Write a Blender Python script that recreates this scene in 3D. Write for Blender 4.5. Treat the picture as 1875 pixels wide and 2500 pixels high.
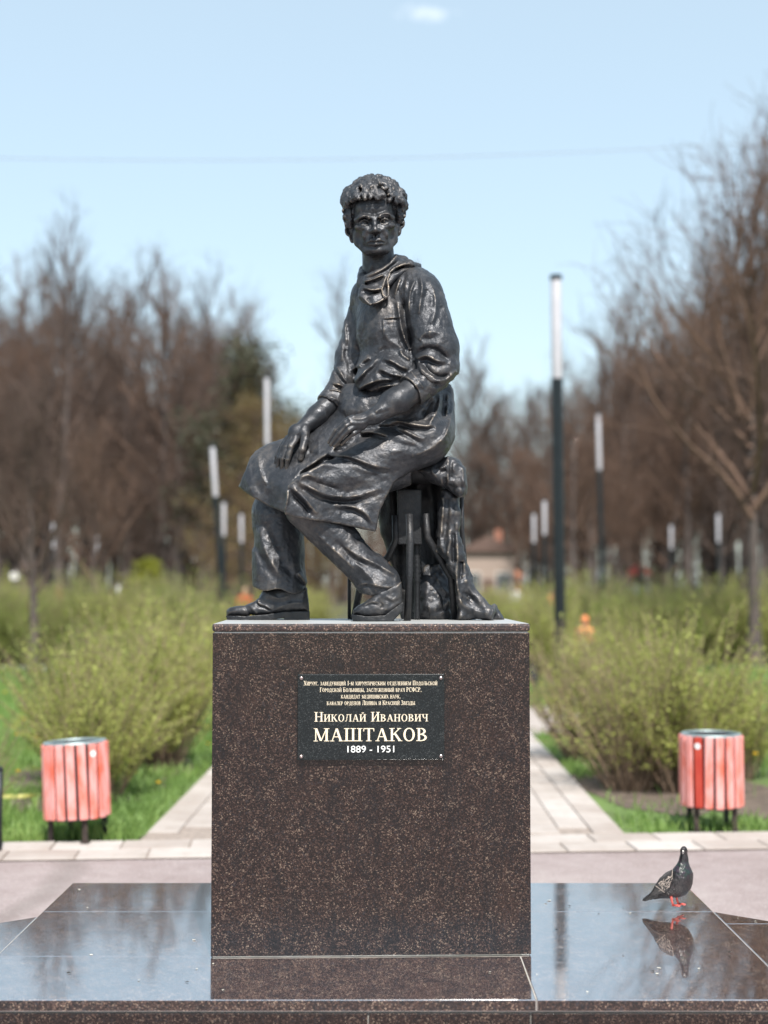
import bpy, bmesh, math, random
import numpy as np
from mathutils import Vector, Matrix, noise as mnoise

# ------------------------------------------------------------------ clear
for o in list(bpy.data.objects):
    bpy.data.objects.remove(o)
SC = bpy.context.scene
COL = SC.collection

# ------------------------------------------------------------------ camera
F_PX, CX, CY = 3466.0, 937.5, 1250.0       # focal length and centre of the 1875 x 2500 photograph, in its pixels
EYE = 1.70
PITCH = math.atan((1428 - 1250) / F_PX)
YAW = math.atan(21.5 / F_PX)
cam_data = bpy.data.cameras.new('camera')
cam = bpy.data.objects.new('camera', cam_data)
COL.objects.link(cam)
cam.location = (0, 0, EYE)
cam.rotation_euler = (math.pi / 2 + PITCH, 0, YAW)
cam_data.sensor_fit = 'VERTICAL'
cam_data.sensor_height = 24
cam_data.lens = 24 * F_PX / 2500
cam_data.clip_start = 0.1
cam_data.clip_end = 3000
cam_data.dof.use_dof = True
cam_data.dof.focus_distance = 5.45
cam_data.dof.aperture_fstop = 0.88
SC.camera = cam

# ------------------------------------------------------------------ sky and sun
SUN_EL, SUN_AZ = 55.0, 13.0                 # azimuth seen from the statue: behind the camera, a little to the right
sun_to = Vector((math.sin(math.radians(SUN_AZ)) * math.cos(math.radians(SUN_EL)),
                 -math.cos(math.radians(SUN_AZ)) * math.cos(math.radians(SUN_EL)),
                 math.sin(math.radians(SUN_EL))))
w = bpy.data.worlds.new('World')
SC.world = w
w.use_nodes = True
nt = w.node_tree
nt.nodes.clear()
out = nt.nodes.new('ShaderNodeOutputWorld')
bg = nt.nodes.new('ShaderNodeBackground')
sky = nt.nodes.new('ShaderNodeTexSky')
sky.sky_type = 'NISHITA'
sky.sun_disc = False
sky.sun_elevation = math.radians(SUN_EL)
sky.sun_rotation = math.atan2(sun_to.x, sun_to.y)
sky.air_density = 1.15
sky.dust_density = 1.0
sky.ozone_density = 1.6
bg.inputs['Strength'].default_value = 0.125
# one small torn cloud high up in front of the camera
tc = nt.nodes.new('ShaderNodeTexCoord')
mp = nt.nodes.new('ShaderNodeMapping')
mp.inputs['Location'].default_value = (-0.0235, 0.0, -0.3795)
vm = nt.nodes.new('ShaderNodeVectorMath'); vm.operation = 'MULTIPLY'
vm.inputs[1].default_value = (40, 0, 170)
ln = nt.nodes.new('ShaderNodeVectorMath'); ln.operation = 'LENGTH'
nz = nt.nodes.new('ShaderNodeTexNoise'); nz.inputs['Scale'].default_value = 85; nz.inputs['Detail'].default_value = 7; nz.inputs['Roughness'].default_value = 0.62
ma = nt.nodes.new('ShaderNodeMath'); ma.operation = 'MULTIPLY_ADD'; ma.inputs[1].default_value = 2.6
mr = nt.nodes.new('ShaderNodeMapRange'); mr.inputs['From Min'].default_value = 2.1; mr.inputs['From Max'].default_value = 0.9
mr.inputs['To Max'].default_value = 0.30
sep = nt.nodes.new('ShaderNodeSeparateXYZ')
gt = nt.nodes.new('ShaderNodeMath'); gt.operation = 'GREATER_THAN'; gt.inputs[1].default_value = 0
mu = nt.nodes.new('ShaderNodeMath'); mu.operation = 'MULTIPLY'
mx = nt.nodes.new('ShaderNodeMix'); mx.data_type = 'RGBA'
L = nt.links.new
L(tc.outputs['Generated'], mp.inputs['Vector']); L(mp.outputs[0], vm.inputs[0]); L(vm.outputs[0], ln.inputs[0])
L(tc.outputs['Generated'], nz.inputs['Vector']); L(nz.outputs['Fac'], ma.inputs[0]); L(ln.outputs['Value'], ma.inputs[2])
L(ma.outputs[0], mr.inputs['Value']); L(tc.outputs['Generated'], sep.inputs[0]); L(sep.outputs['Y'], gt.inputs[0])
L(mr.outputs[0], mu.inputs[0]); L(gt.outputs[0], mu.inputs[1]); L(mu.outputs[0], mx.inputs['Factor'])
veil = nt.nodes.new('ShaderNodeMix'); veil.data_type = 'RGBA'; veil.inputs['Factor'].default_value = 0.5
veil.inputs['B'].default_value = (4.0, 4.85, 5.0, 1)            # thin high haze that pales the whole sky
L(sky.outputs[0], veil.inputs['A']); L(veil.outputs['Result'], mx.inputs['A']); mx.inputs['B'].default_value = (9, 9, 9, 1)
L(mx.outputs['Result'], bg.inputs['Color']); L(bg.outputs[0], out.inputs['Surface'])

sun_data = bpy.data.lights.new('sun', 'SUN')
sun_data.energy = 4.4
sun_data.angle = math.radians(0.53)
sun_data.color = (1.0, 0.95, 0.88)
sun = bpy.data.objects.new('sun', sun_data)
COL.objects.link(sun)
sun.location = (0, 0, 60)
sun.rotation_euler = sun_to.to_track_quat('Z', 'Y').to_euler()

SC.view_settings.view_transform = 'Standard'
SC.view_settings.look = 'None'
SC.view_settings.exposure = 0.75
SC.view_settings.gamma = 1
SC.view_settings.use_curve_mapping = False
SC.render.engine = 'CYCLES'
SC.cycles.use_denoising = True
SC.cycles.max_bounces = 6
SC.cycles.transparent_max_bounces = 4

# ------------------------------------------------------------------ helpers
CAMM = cam.rotation_euler.to_matrix()
CAMN = np.array(CAMM)

def at(sx, sy, Y):
    """Point of the world at depth Y (metres along +Y) that stands behind the photograph's pixel (sx, sy)."""
    d = CAMM @ Vector(((sx - CX) / F_PX, -(sy - CY) / F_PX, -1))
    t = Y / d.y
    return Vector((d.x * t, Y, EYE + d.z * t))

def at_np(P, Y):
    d = np.stack([(P[:, 0] - CX) / F_PX, -(P[:, 1] - CY) / F_PX, -np.ones(len(P))], 1) @ CAMN.T
    t = Y / d[:, 1]
    return np.stack([d[:, 0] * t, Y, EYE + d[:, 2] * t], 1)

def ground(sx, sy, z=0.0):
    d = CAMM @ Vector(((sx - CX) / F_PX, -(sy - CY) / F_PX, -1))
    t = (z - EYE) / d.z
    return Vector((d.x * t, d.y * t, z))

def tag(o, label=None, cat=None, group=None, kind=None):
    if label: o['label'] = label
    if cat: o['category'] = cat
    if group: o['group'] = group
    if kind: o['kind'] = kind
    return o

def empty(name, loc=(0, 0, 0), rz=0.0):
    o = bpy.data.objects.new(name, None)
    o.empty_display_size = 0.1
    COL.objects.link(o)
    o.location = loc
    o.rotation_euler = (0, 0, rz)
    return o

def link(name, me, mat=None, parent=None, loc=None):
    o = bpy.data.objects.new(name, me)
    COL.objects.link(o)
    if mat is not None and len(me.materials) == 0:
        me.materials.append(mat)
    if parent is not None:
        o.parent = parent
    if loc is not None:
        o.location = loc
    return o

def mesh_np(name, V, Fq, smooth=True, tri=False):
    """Mesh from numpy arrays: V (n,3), Fq (m,4) quads or (m,3) triangles."""
    me = bpy.data.meshes.new(name)
    V = np.asarray(V, np.float32); Fq = np.asarray(Fq, np.int32)
    k = Fq.shape[1]
    me.vertices.add(len(V)); me.vertices.foreach_set('co', V.ravel())
    me.loops.add(Fq.size); me.loops.foreach_set('vertex_index', Fq.ravel())
    me.polygons.add(len(Fq))
    me.polygons.foreach_set('loop_start', np.arange(0, Fq.size, k, dtype=np.int32))
    me.polygons.foreach_set('loop_total', np.full(len(Fq), k, np.int32))
    me.polygons.foreach_set('use_smooth', np.full(len(Fq), smooth, bool))
    me.update(calc_edges=True)
    return me

class MB:
    """Collects simple shapes; build() links them as one mesh object."""
    def __init__(s):
        s.bm = bmesh.new()
    def box(s, c, size, rot=None, bevel=0.0, seg=1):
        r = bmesh.ops.create_cube(s.bm, size=1)
        vs = r['verts']
        bmesh.ops.scale(s.bm, vec=size, verts=vs)
        if bevel > 0:
            es = list({e for v in vs for e in v.link_edges})
            rb = bmesh.ops.bevel(s.bm, geom=es, offset=bevel, segments=seg, affect='EDGES', profile=0.5)
            vs = list({v for f in rb['faces'] for v in f.verts} | {v for v in vs if v.is_valid})
            # take the connected rest too
            todo = list(vs); seen = set(vs)
            while todo:
                v = todo.pop()
                for e in v.link_edges:
                    q = e.other_vert(v)
                    if q not in seen:
                        seen.add(q); todo.append(q)
            vs = list(seen)
        M = Matrix.Translation(c)
        if rot is not None:
            M = M @ (rot if isinstance(rot, Matrix) else Matrix.Rotation(rot, 4, 'Z'))
        bmesh.ops.transform(s.bm, matrix=M, verts=vs)
        return s
    def tube(s, pts, radii, n=8, cap=True, flat=None):
        pts = [Vector(p) for p in pts]
        if not hasattr(radii, '__len__'): radii = [radii] * len(pts)
        rings = []
        up = Vector((0, 0, 1))
        prev = None
        for i, p in enumerate(pts):
            a = pts[max(i - 1, 0)]; b = pts[min(i + 1, len(pts) - 1)]
            t = (b - a).normalized()
            if prev is None:
                ref = up if abs(t.z) < 0.95 else Vector((1, 0, 0))
                x = t.cross(ref).normalized()
            else:
                x = (prev - t * prev.dot(t)).normalized()
            prev = x
            y = t.cross(x)
            ring = []
            for k in range(n):
                an = 2 * math.pi * k / n
                ring.append(s.bm.verts.new(p + (x * math.cos(an) + y * math.sin(an) * (flat or 1)) * radii[i]))
            rings.append(ring)
        for A, B in zip(rings, rings[1:]):
            for k in range(n):
                s.bm.faces.new((A[k], A[(k + 1) % n], B[(k + 1) % n], B[k]))
        if cap:
            s.bm.faces.new(rings[0][::-1]); s.bm.faces.new(rings[-1])
        return s
    def lathe(s, prof, n=24, c=(0, 0, 0), cap=True):
        c = Vector(c)
        rings = [[s.bm.verts.new(c + Vector((r * math.cos(2 * math.pi * k / n), r * math.sin(2 * math.pi * k / n), z))) for k in range(n)] for r, z in prof]
        for A, B in zip(rings, rings[1:]):
            for k in range(n):
                s.bm.faces.new((A[k], A[(k + 1) % n], B[(k + 1) % n], B[k]))
        if cap:
            s.bm.faces.new(rings[0][::-1]); s.bm.faces.new(rings[-1])
        return s
    def poly_prism(s, poly, z0, z1):
        """poly: list of (x, y), counter-clockwise."""
        A = [s.bm.verts.new((x, y, z0)) for x, y in poly]
        B = [s.bm.verts.new((x, y, z1)) for x, y in poly]
        n = len(poly)
        s.bm.faces.new(A[::-1]); s.bm.faces.new(B)
        for k in range(n):
            s.bm.faces.new((A[k], A[(k + 1) % n], B[(k + 1) % n], B[k]))
        return s
    def mesh(s, name, smooth=False):
        bmesh.ops.recalc_face_normals(s.bm, faces=s.bm.faces)
        me = bpy.data.meshes.new(name)
        s.bm.to_mesh(me); s.bm.free()
        if smooth:
            me.polygons.foreach_set('use_smooth', [True] * len(me.polygons))
            if smooth != 'all':
                me.set_sharp_from_angle(angle=math.radians(35))
        return me
    def build(s, name, mat=None, parent=None, smooth=False, loc=None):
        return link(name, s.mesh(name, smooth), mat, parent, loc)

def bevel_mesh(o, width, seg=2):
    bm = bmesh.new(); bm.from_mesh(o.data)
    es = [e for e in bm.edges if len(e.link_faces) == 2 and e.calc_face_angle(0) > 0.5]
    bmesh.ops.bevel(bm, geom=es, offset=width, segments=seg, affect='EDGES', profile=0.5)
    bm.to_mesh(o.data); bm.free()
    return o

# ------------------------------------------------------------------ materials
class NT:
    def __init__(s, name):
        s.m = bpy.data.materials.new(name); s.m.use_nodes = True
        s.t = s.m.node_tree; s.b = s.t.nodes['Principled BSDF']; s.o = s.t.nodes['Material Output']
    def n(s, kind, **kw):
        x = s.t.nodes.new('ShaderNode' + kind)
        for k, v in kw.items():
            if k in x.inputs: x.inputs[k].default_value = v
            else: setattr(x, k, v)
        return x
    def l(s, a, b): s.t.links.new(a, b)
    def coord(s, kind='Object'):
        return s.n('TexCoord').outputs[kind]
    def noise(s, vec, scale, detail=4, rough=0.55, out='Fac', dist=0.0):
        x = s.n('TexNoise'); x.inputs['Scale'].default_value = scale; x.inputs['Detail'].default_value = detail
        x.inputs['Roughness'].default_value = rough; x.inputs['Distortion'].default_value = dist
        if vec is not None: s.l(vec, x.inputs['Vector'])
        return x.outputs[out]
    def voro(s, vec, scale, out='Color', feature='F1', rand=1.0):
        x = s.n('TexVoronoi'); x.feature = feature; x.inputs['Scale'].default_value = scale; x.inputs['Randomness'].default_value = rand
        if vec is not None: s.l(vec, x.inputs['Vector'])
        return x.outputs[out]
    def ramp(s, fac, stops, interp='LINEAR'):
        x = s.n('ValToRGB'); cr = x.color_ramp; cr.interpolation = interp
        while len(cr.elements) < len(stops): cr.elements.new(0.5)
        for e, (p, c) in zip(cr.elements, stops):
            e.position = p; e.color = (c, c, c, 1) if not hasattr(c, '__len__') else (*c, 1)
        s.l(fac, x.inputs['Fac'])
        return x.outputs['Color']
    def mix(s, fac, a, b, mode='MIX'):
        x = s.n('Mix'); x.data_type = 'RGBA'; x.blend_type = mode
        for v, i in ((fac, 'Factor'), (a, 'A'), (b, 'B')):
            if isinstance(v, bpy.types.NodeSocket): s.l(v, x.inputs[i])
            elif i == 'Factor': x.inputs[i].default_value = v
            else: x.inputs[i].default_value = (*v, 1) if hasattr(v, '__len__') else (v, v, v, 1)
        return x.outputs['Result']
    def math(s, op, a, b=0.0, c=0.0, clamp=False):
        x = s.n('Math'); x.operation = op; x.use_clamp = clamp
        for i, v in enumerate((a, b, c)):
            if isinstance(v, bpy.types.NodeSocket): s.l(v, x.inputs[i])
            else: x.inputs[i].default_value = v
        return x.outputs[0]
    def scalev(s, vec, sc):
        x = s.n('Mapping'); x.inputs['Scale'].default_value = sc; s.l(vec, x.inputs['Vector']); return x.outputs[0]
    def bump(s, h, strength=0.5, dist=0.01, normal=None):
        x = s.n('Bump'); x.inputs['Strength'].default_value = strength; x.inputs['Distance'].default_value = dist
        s.l(h, x.inputs['Height'])
        if normal is not None: s.l(normal, x.inputs['Normal'])
        return x.outputs['Normal']
    def set(s, **kw):
        for k, v in kw.items():
            i = s.b.inputs[k.replace('_', ' ')]
            if isinstance(v, bpy.types.NodeSocket): s.l(v, i)
            elif hasattr(v, '__len__') and len(v) == 3: i.default_value = (*v, 1)
            else: i.default_value = v
        return s

def plain(name, col, rough=0.6, metal=0.0, var=0.25, scale=12, bump=0.0):
    """Material with a little colour and gloss variation."""
    m = NT(name)
    c = m.coord()
    n = m.noise(c, scale, 5)
    dark = tuple(v * (1 - var) for v in col); light = tuple(min(1, v * (1 + var)) for v in col)
    m.set(Base_Color=m.ramp(n, [(0.3, dark), (0.7, light)]), Metallic=metal)
    m.set(Roughness=m.math('MULTIPLY_ADD', m.noise(c, scale * 2.3, 3), 0.25, rough - 0.12))
    if bump: m.set(Normal=m.bump(m.noise(c, scale * 4, 4), bump, 0.01))
    return m.m

def granite(name, polish, base=1.0, streak=False):
    """Dark red-brown speckled granite; polish 0..1."""
    m = NT(name)
    c = m.coord('Object')
    warp = m.n('VectorMath', operation='MULTIPLY_ADD')
    warp.inputs[1].default_value = (0.004, 0.004, 0.004)
    m.l(m.noise(c, 180, 2, out='Color'), warp.inputs[0]); m.l(c, warp.inputs[2])
    cell = m.voro(warp.outputs[0], 270)
    sepc = m.n('SeparateColor'); m.l(cell, sepc.inputs[0])
    big = m.noise(c, 13, 6, 0.68)
    fine = m.noise(c, 420, 3, 0.7)
    v = m.math('ADD', sepc.outputs[0], m.math('MULTIPLY_ADD', big, 0.62, -0.31))
    v = m.math('ADD', v, m.math('MULTIPLY_ADD', fine, 0.34, -0.17))
    b = base * 0.45
    col = m.ramp(v, [(0.0, (0.0085*b, 0.0078*b, 0.0085*b)), (0.36, (0.019*b, 0.0120*b, 0.0118*b)), (0.62, (0.043*b, 0.0230*b, 0.0200*b)),
                     (0.82, (0.080*b, 0.048*b, 0.041*b)), (0.94, (0.165*b, 0.102*b, 0.080*b)), (1.0, (0.34*b, 0.25*b, 0.19*b))])
    # bluish quartz chips and rusty drifts
    chips = m.voro(warp.outputs[0], 150, 'Color'); sc2 = m.n('SeparateColor'); m.l(chips, sc2.inputs[0])
    col = m.mix(m.ramp(sc2.outputs[1], [(0.90, 0.0), (0.95, 0.55)]), col, (0.05*b, 0.048*b, 0.058*b))
    vein = m.ramp(m.noise(m.scalev(c, (2.2, 2.2, .7)), 1.3, 5, .6, dist=2.2), [(0.47, 0.0), (0.50, 0.55), (0.53, 0.0)])
    col = m.mix(vein, col, (0.008*b, 0.010*b, 0.014*b))
    drift = m.ramp(m.noise(c, 3.2, 6, 0.65, dist=1.2), [(0.55, 0.0), (0.75, 0.42)])
    col = m.mix(drift, col, m.mix(0.5, col, (0.12*b, 0.055*b, 0.035*b)))
    m.set(Base_Color=col)
    r0 = 0.50 - 0.45 * polish
    m.set(Roughness=m.math('MULTIPLY_ADD', m.noise(c, 60, 4), 0.10 * (1.2 - polish), r0))
    h = m.noise(c, 260, 3, 0.6)
    if streak:
        s1 = m.noise(m.scalev(c, (22, 150, 22)), 1.0, 4, 0.6)
        m.set(Normal=m.bump(s1, 0.15, 0.004, m.bump(h, 0.05, 0.002)))
        m.set(Roughness=m.math('MULTIPLY_ADD', m.ramp(s1, [(0.5, 0.0), (0.85, 1.0)]), 0.16, 0.05))
        m.set(IOR=2.3, Coat_Weight=1.0, Coat_IOR=7.0)
        film = m.ramp(m.math('ADD', m.math('MULTIPLY', m.noise(c, 2.6, 6, .7, dist=.8), .6), m.math('MULTIPLY', s1, .4)), [(0.44, 0.012), (0.70, 0.13)])
        m.set(Coat_Roughness=film)
    else:
        m.set(Normal=m.bump(h, 0.18 * (1.1 - polish), 0.003))
        m.set(IOR=1.55)
    return m.m
# ------------------------------------------------------------------ sculpting with distance fields
# Sculpting space: x = right, y = down, w = towards the viewer, all in photograph pixels at the statue (1 px = 1.66 mm).
ST_Y0 = 5.75
ST_K = ST_Y0 / F_PX
PED_TOP = at(900, 1521, 5.29).z

def to_world(P, clamp=True):
    W = at_np(P, ST_Y0 - P[:, 2] * ST_K)
    if clamp: W[:, 2] = np.maximum(W[:, 2], PED_TOP + 0.0005)
    return W

def pt(x, y, wd=0.0):
    v = at(x, y, ST_Y0 - wd * ST_K)
    return v

_rs = np.random.RandomState(5)
_LAT = _rs.rand(32, 32, 32).astype(np.float32)
def vnoise(x, y, z):
    """Smooth lattice noise 0..1 on broadcast arrays."""
    x, y, z = np.broadcast_arrays(x, y, z)
    xi = np.floor(x).astype(np.int32); yi = np.floor(y).astype(np.int32); zi = np.floor(z).astype(np.int32)
    fx = x - xi; fy = y - yi; fz = z - zi
    fx = fx * fx * (3 - 2 * fx); fy = fy * fy * (3 - 2 * fy); fz = fz * fz * (3 - 2 * fz)
    r = 0
    for a in (0, 1):
        wa = fx if a else 1 - fx
        for b in (0, 1):
            wb = fy if b else 1 - fy
            for c in (0, 1):
                wc = fz if c else 1 - fz
                r = r + wa * wb * wc * _LAT[(xi + a) & 31, (yi + b) & 31, (zi + c) & 31]
    return r

class Field:
    def __init__(s, lo, hi, h, R=None, T=None):
        s.h = h; s.lo = np.array(lo, float)
        s.ax = [np.arange(lo[i], hi[i] + h, h, dtype=np.float32) for i in range(3)]
        s.f = np.full([len(a) for a in s.ax], 60.0, np.float32)
    def sl(s, lo, hi):
        r = []
        for i in range(3):
            a = max(int((lo[i] - s.lo[i]) / s.h), 0); b = min(int((hi[i] - s.lo[i]) / s.h) + 2, len(s.ax[i]))
            r.append(slice(a, max(b, a)))
        return tuple(r)
    def pts(s, S):
        return (s.ax[0][S[0]][:, None, None], s.ax[1][S[1]][None, :, None], s.ax[2][S[2]][None, None, :])
    def comb(s, S, d, k, op):
        a = s.f[S]
        if a.size == 0: return
        if op == 'add':
            if k > 0:
                hh = np.maximum(k - np.abs(a - d), 0) / k
                s.f[S] = np.minimum(a, d) - hh * hh * k * 0.25
            else: s.f[S] = np.minimum(a, d)
        elif op == 'sub':
            d = -d
            if k > 0:
                hh = np.maximum(k - np.abs(a - d), 0) / k
                s.f[S] = np.maximum(a, d) + hh * hh * k * 0.25
            else: s.f[S] = np.maximum(a, d)
    def cone(s, a, b, ra, rb, k=0.0, op='add', sq=(1, 1, 1)):
        a = np.array(a, np.float32); b = np.array(b, np.float32); sq = np.array(sq, np.float32)
        pad = max(ra, rb) * np.maximum(sq, 1) + k + 10
        lo = np.minimum(a, b) - pad; hi = np.maximum(a, b) + pad
        S = s.sl(lo, hi); x, y, z = s.pts(S)
        # squash: measure in scaled space about the axis
        px, py, pz = (x - a[0]) / sq[0], (y - a[1]) / sq[1], (z - a[2]) / sq[2]
        ab = (b - a) / sq; L2 = float(ab @ ab) + 1e-9
        t = np.clip((px * ab[0] + py * ab[1] + pz * ab[2]) / L2, 0, 1)
        d = np.sqrt((px - t * ab[0]) ** 2 + (py - t * ab[1]) ** 2 + (pz - t * ab[2]) ** 2) - (ra + (rb - ra) * t)
        s.comb(S, d * float(sq.min()) if sq.min() < 1 else d, k, op); return s
    def chain(s, pts, rr, k=0.0, op='add', sq=(1, 1, 1)):
        if not hasattr(rr, '__len__'): rr = [rr] * len(pts)
        for i in range(len(pts) - 1):
            s.cone(pts[i], pts[i + 1], rr[i], rr[i + 1], k, op, sq)
        return s
    def ell(s, c, r, k=0.0, op='add', rot=None):
        c = np.array(c, np.float32); r = np.array(r, np.float32)
        pad = r.max() + k + 10
        S = s.sl(c - pad, c + pad); x, y, z = s.pts(S)
        p = [x - c[0], y - c[1], z - c[2]]
        if rot is not None:
            M = np.array(rot, np.float32)          # rows are local axes
            p = [M[i, 0] * p[0] + M[i, 1] * p[1] + M[i, 2] * p[2] for i in range(3)]
        k0 = np.sqrt((p[0] / r[0]) ** 2 + (p[1] / r[1]) ** 2 + (p[2] / r[2]) ** 2)
        k1 = np.sqrt((p[0] / r[0] ** 2) ** 2 + (p[1] / r[1] ** 2) ** 2 + (p[2] / r[2] ** 2) ** 2) + 1e-6
        s.comb(S, k0 * (k0 - 1) / k1, k, op); return s
    def prism(s, poly, w0, th, k=0.0, op='add', rnd=3.0):
        """Polygon of the x-y plane given thickness th about the surface w0(x, y) = (a, b, c): a + b*x + c*y."""
        P = np.array(poly, np.float32)
        lo = P.min(0) - 14 - k; hi = P.max(0) + 14 + k
        S = s.sl((lo[0], lo[1], -1e4), (hi[0], hi[1], 1e4))
        x, y, z = s.pts(S); X, Y = x[:, :, 0], y[:, :, 0]
        d2 = poly_sd(P, X, Y)[:, :, None]
        wc = w0(X, Y)[:, :, None] if callable(w0) else (w0[0] + w0[1] * X + w0[2] * Y)[:, :, None]
        dz = np.abs(z - wc) - th / 2
        a = np.maximum(d2 + rnd, 0); b = np.maximum(dz + rnd, 0)
        d = np.sqrt(a * a + b * b) + np.minimum(np.maximum(d2 + rnd, dz + rnd), 0) - rnd
        s.comb(S, d, k, op); return s
    def relief(s, lines, wlim=None):
        """lines: (points, height, width[, sag]) drawn on the x-y plane: raises (height > 0) or sinks the surface along them.
        A sag > 0 adds a hollow along the lower side, like under a fold of cloth."""
        H = np.zeros(s.f.shape[:2], np.float32)
        gain = getattr(s, 'gain', 1.0)
        X = s.ax[0][:, None]; Y = s.ax[1][None, :]
        for ln_ in lines:
            pts_, amp, wd = ln_[0], ln_[1] * gain, ln_[2]
            sag = ln_[3] if len(ln_) > 3 else 0.0
            P = np.array(smooth_line(pts_), np.float32)
            m = wd * 3.2
            i0 = max(int((P[:, 0].min() - m - s.lo[0]) / s.h), 0); i1 = min(int((P[:, 0].max() + m - s.lo[0]) / s.h) + 2, H.shape[0])
            j0 = max(int((P[:, 1].min() - m - s.lo[1]) / s.h), 0); j1 = min(int((P[:, 1].max() + m - s.lo[1]) / s.h) + 2, H.shape[1])
            if i1 <= i0 or j1 <= j0: continue
            x = X[i0:i1]; y = Y[:, j0:j1]
            best = np.full((i1 - i0, j1 - j0), 1e9, np.float32); tt = np.zeros_like(best); sd = np.zeros_like(best)
            n = len(P) - 1
            for q in range(n):
                a, b = P[q], P[q + 1]; ab = b - a; L2 = float(ab @ ab) + 1e-9
                t = np.clip(((x - a[0]) * ab[0] + (y - a[1]) * ab[1]) / L2, 0, 1)
                dx = x - a[0] - t * ab[0]; dy = y - a[1] - t * ab[1]
                d = dx * dx + dy * dy
                c = d < best
                best = np.where(c, d, best); tt = np.where(c, (q + t) / n, tt)
                sgn = np.sign(ab[0] * dy - ab[1] * dx) * (1 if ab[0] > 0 else -1)
                sd = np.where(c, sgn, sd)
            d = np.sqrt(best)
            tap = np.clip(np.minimum(tt, 1 - tt) * 4.0, 0, 1) ** 0.7
            wob = vnoise(x / 13.0 + amp, y / 13.0 + wd, np.float32(3.3))
            wdl = wd * (0.75 + 0.6 * vnoise(x / 21.0, y / 21.0, np.float32(amp + 7.7)))
            d = d + (wob - 0.5) * 0.5 * wd
            h = amp * (0.65 + 0.6 * vnoise(x / 17.0 + 9, y / 17.0, np.float32(wd))) * (0.55 * np.exp(-(np.maximum(d, 0) / wdl) ** 2) + 0.5 * np.exp(-1.5 * np.maximum(d, 0) / wdl))
            if sag:
                low = d * sd
                h = h - amp * sag * np.exp(-((low - 1.7 * wd) / (1.0 * wd)) ** 2)
            H[i0:i1, j0:j1] += h * tap
        if wlim is None: s.f -= H[:, :, None]
        else:
            z = s.ax[2][None, None, :]
            s.f -= H[:, :, None] * np.clip((z - wlim[0]) / (wlim[1] - wlim[0]), 0, 1)
        return s
    def rough(s, amp, scale, seed=0.0, aniso=(1, 1, 1)):
        x, y, z = s.pts((slice(None),) * 3)
        near = np.abs(s.f) < 14
        idx = np.nonzero(near)
        X = s.ax[0][idx[0]] / scale * aniso[0] + seed; Y = s.ax[1][idx[1]] / scale * aniso[1] + seed * 1.7; Z = s.ax[2][idx[2]] / scale * aniso[2] + seed * 0.7
        s.f[idx] += (vnoise(X, Y, Z) - 0.5) * 2 * amp
        return s
    def cut(s, fn):
        """Keep only where fn(x, y, w) < 0."""
        x, y, z = s.pts((slice(None),) * 3)
        s.f = np.maximum(s.f, fn(x, y, z)).astype(np.float32)
        return s
    def nets(s):
        f = s.f
        f[0] = f[-1] = 5; f[:, 0] = f[:, -1] = 5; f[:, :, 0] = f[:, :, -1] = 5
        ins = f < 0
        cnt = np.zeros([n - 1 for n in f.shape], np.uint8)
        offs = [(a, b, c) for a in (0, 1) for b in (0, 1) for c in (0, 1)]
        N = f.shape
        for a, b, c in offs:
            cnt += ins[a:N[0] - 1 + a, b:N[1] - 1 + b, c:N[2] - 1 + c]
        act = (cnt > 0) & (cnt < 8)
        I = np.stack(np.nonzero(act), 1)
        idx = np.full(cnt.shape, -1, np.int32); idx[act] = np.arange(len(I))
        pos = np.zeros((len(I), 3), np.float64); num = np.zeros(len(I))
        val = {o: f[I[:, 0] + o[0], I[:, 1] + o[1], I[:, 2] + o[2]] for o in offs}
        for o in offs:
            for ax in range(3):
                if o[ax]: continue
                p = list(o); p[ax] = 1; p = tuple(p)
                a, b = val[o], val[p]
                cr = (a < 0) != (b < 0)
                t = np.where(cr, a / np.where(cr, a - b, 1), 0)
                e = np.tile(np.array(o, float), (len(I), 1)); e[:, ax] += t
                pos += e * cr[:, None]; num += cr
        V = (I + pos / num[:, None]) * s.h + s.lo
        faces = []
        for ax in range(3):
            o1, o2 = [(1, 2), (2, 0), (0, 1)][ax]
            A = [slice(None)] * 3; B = [slice(None)] * 3
            A[ax] = slice(0, -1); B[ax] = slice(1, None)
            ch = ins[tuple(A)] != ins[tuple(B)]
            E = np.stack(np.nonzero(ch), 1)
            ok = (E[:, o1] > 0) & (E[:, o2] > 0) & (E[:, o1] < N[o1] - 1) & (E[:, o2] < N[o2] - 1)
            E = E[ok]
            q = []
            for d1, d2 in ((1, 1), (0, 1), (0, 0), (1, 0)):
                C = E.copy(); C[:, o1] -= d1; C[:, o2] -= d2
                q.append(idx[C[:, 0], C[:, 1], C[:, 2]])
            q = np.stack(q, 1)
            fl = ins[E[:, 0], E[:, 1], E[:, 2]]
            q = np.where(fl[:, None], q[:, ::-1], q)      # sculpting space is left-handed
            faces.append(q)
        return V, np.concatenate(faces)

def poly_sd(P, X, Y):
    best = np.full(np.broadcast(X, Y).shape, 1e9, np.float32); inside = np.zeros(best.shape, bool)
    n = len(P)
    for i in range(n):
        a, b = P[i], P[(i + 1) % n]; ab = b - a; L2 = float(ab @ ab) + 1e-9
        t = np.clip(((X - a[0]) * ab[0] + (Y - a[1]) * ab[1]) / L2, 0, 1)
        best = np.minimum(best, (X - a[0] - t * ab[0]) ** 2 + (Y - a[1] - t * ab[1]) ** 2)
        c = ((a[1] > Y) != (b[1] > Y)) & (X < (b[0] - a[0]) * (Y - a[1]) / (b[1] - a[1] + 1e-12) + a[0])
        inside ^= c
    d = np.sqrt(best)
    return np.where(inside, -d, d)

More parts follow.
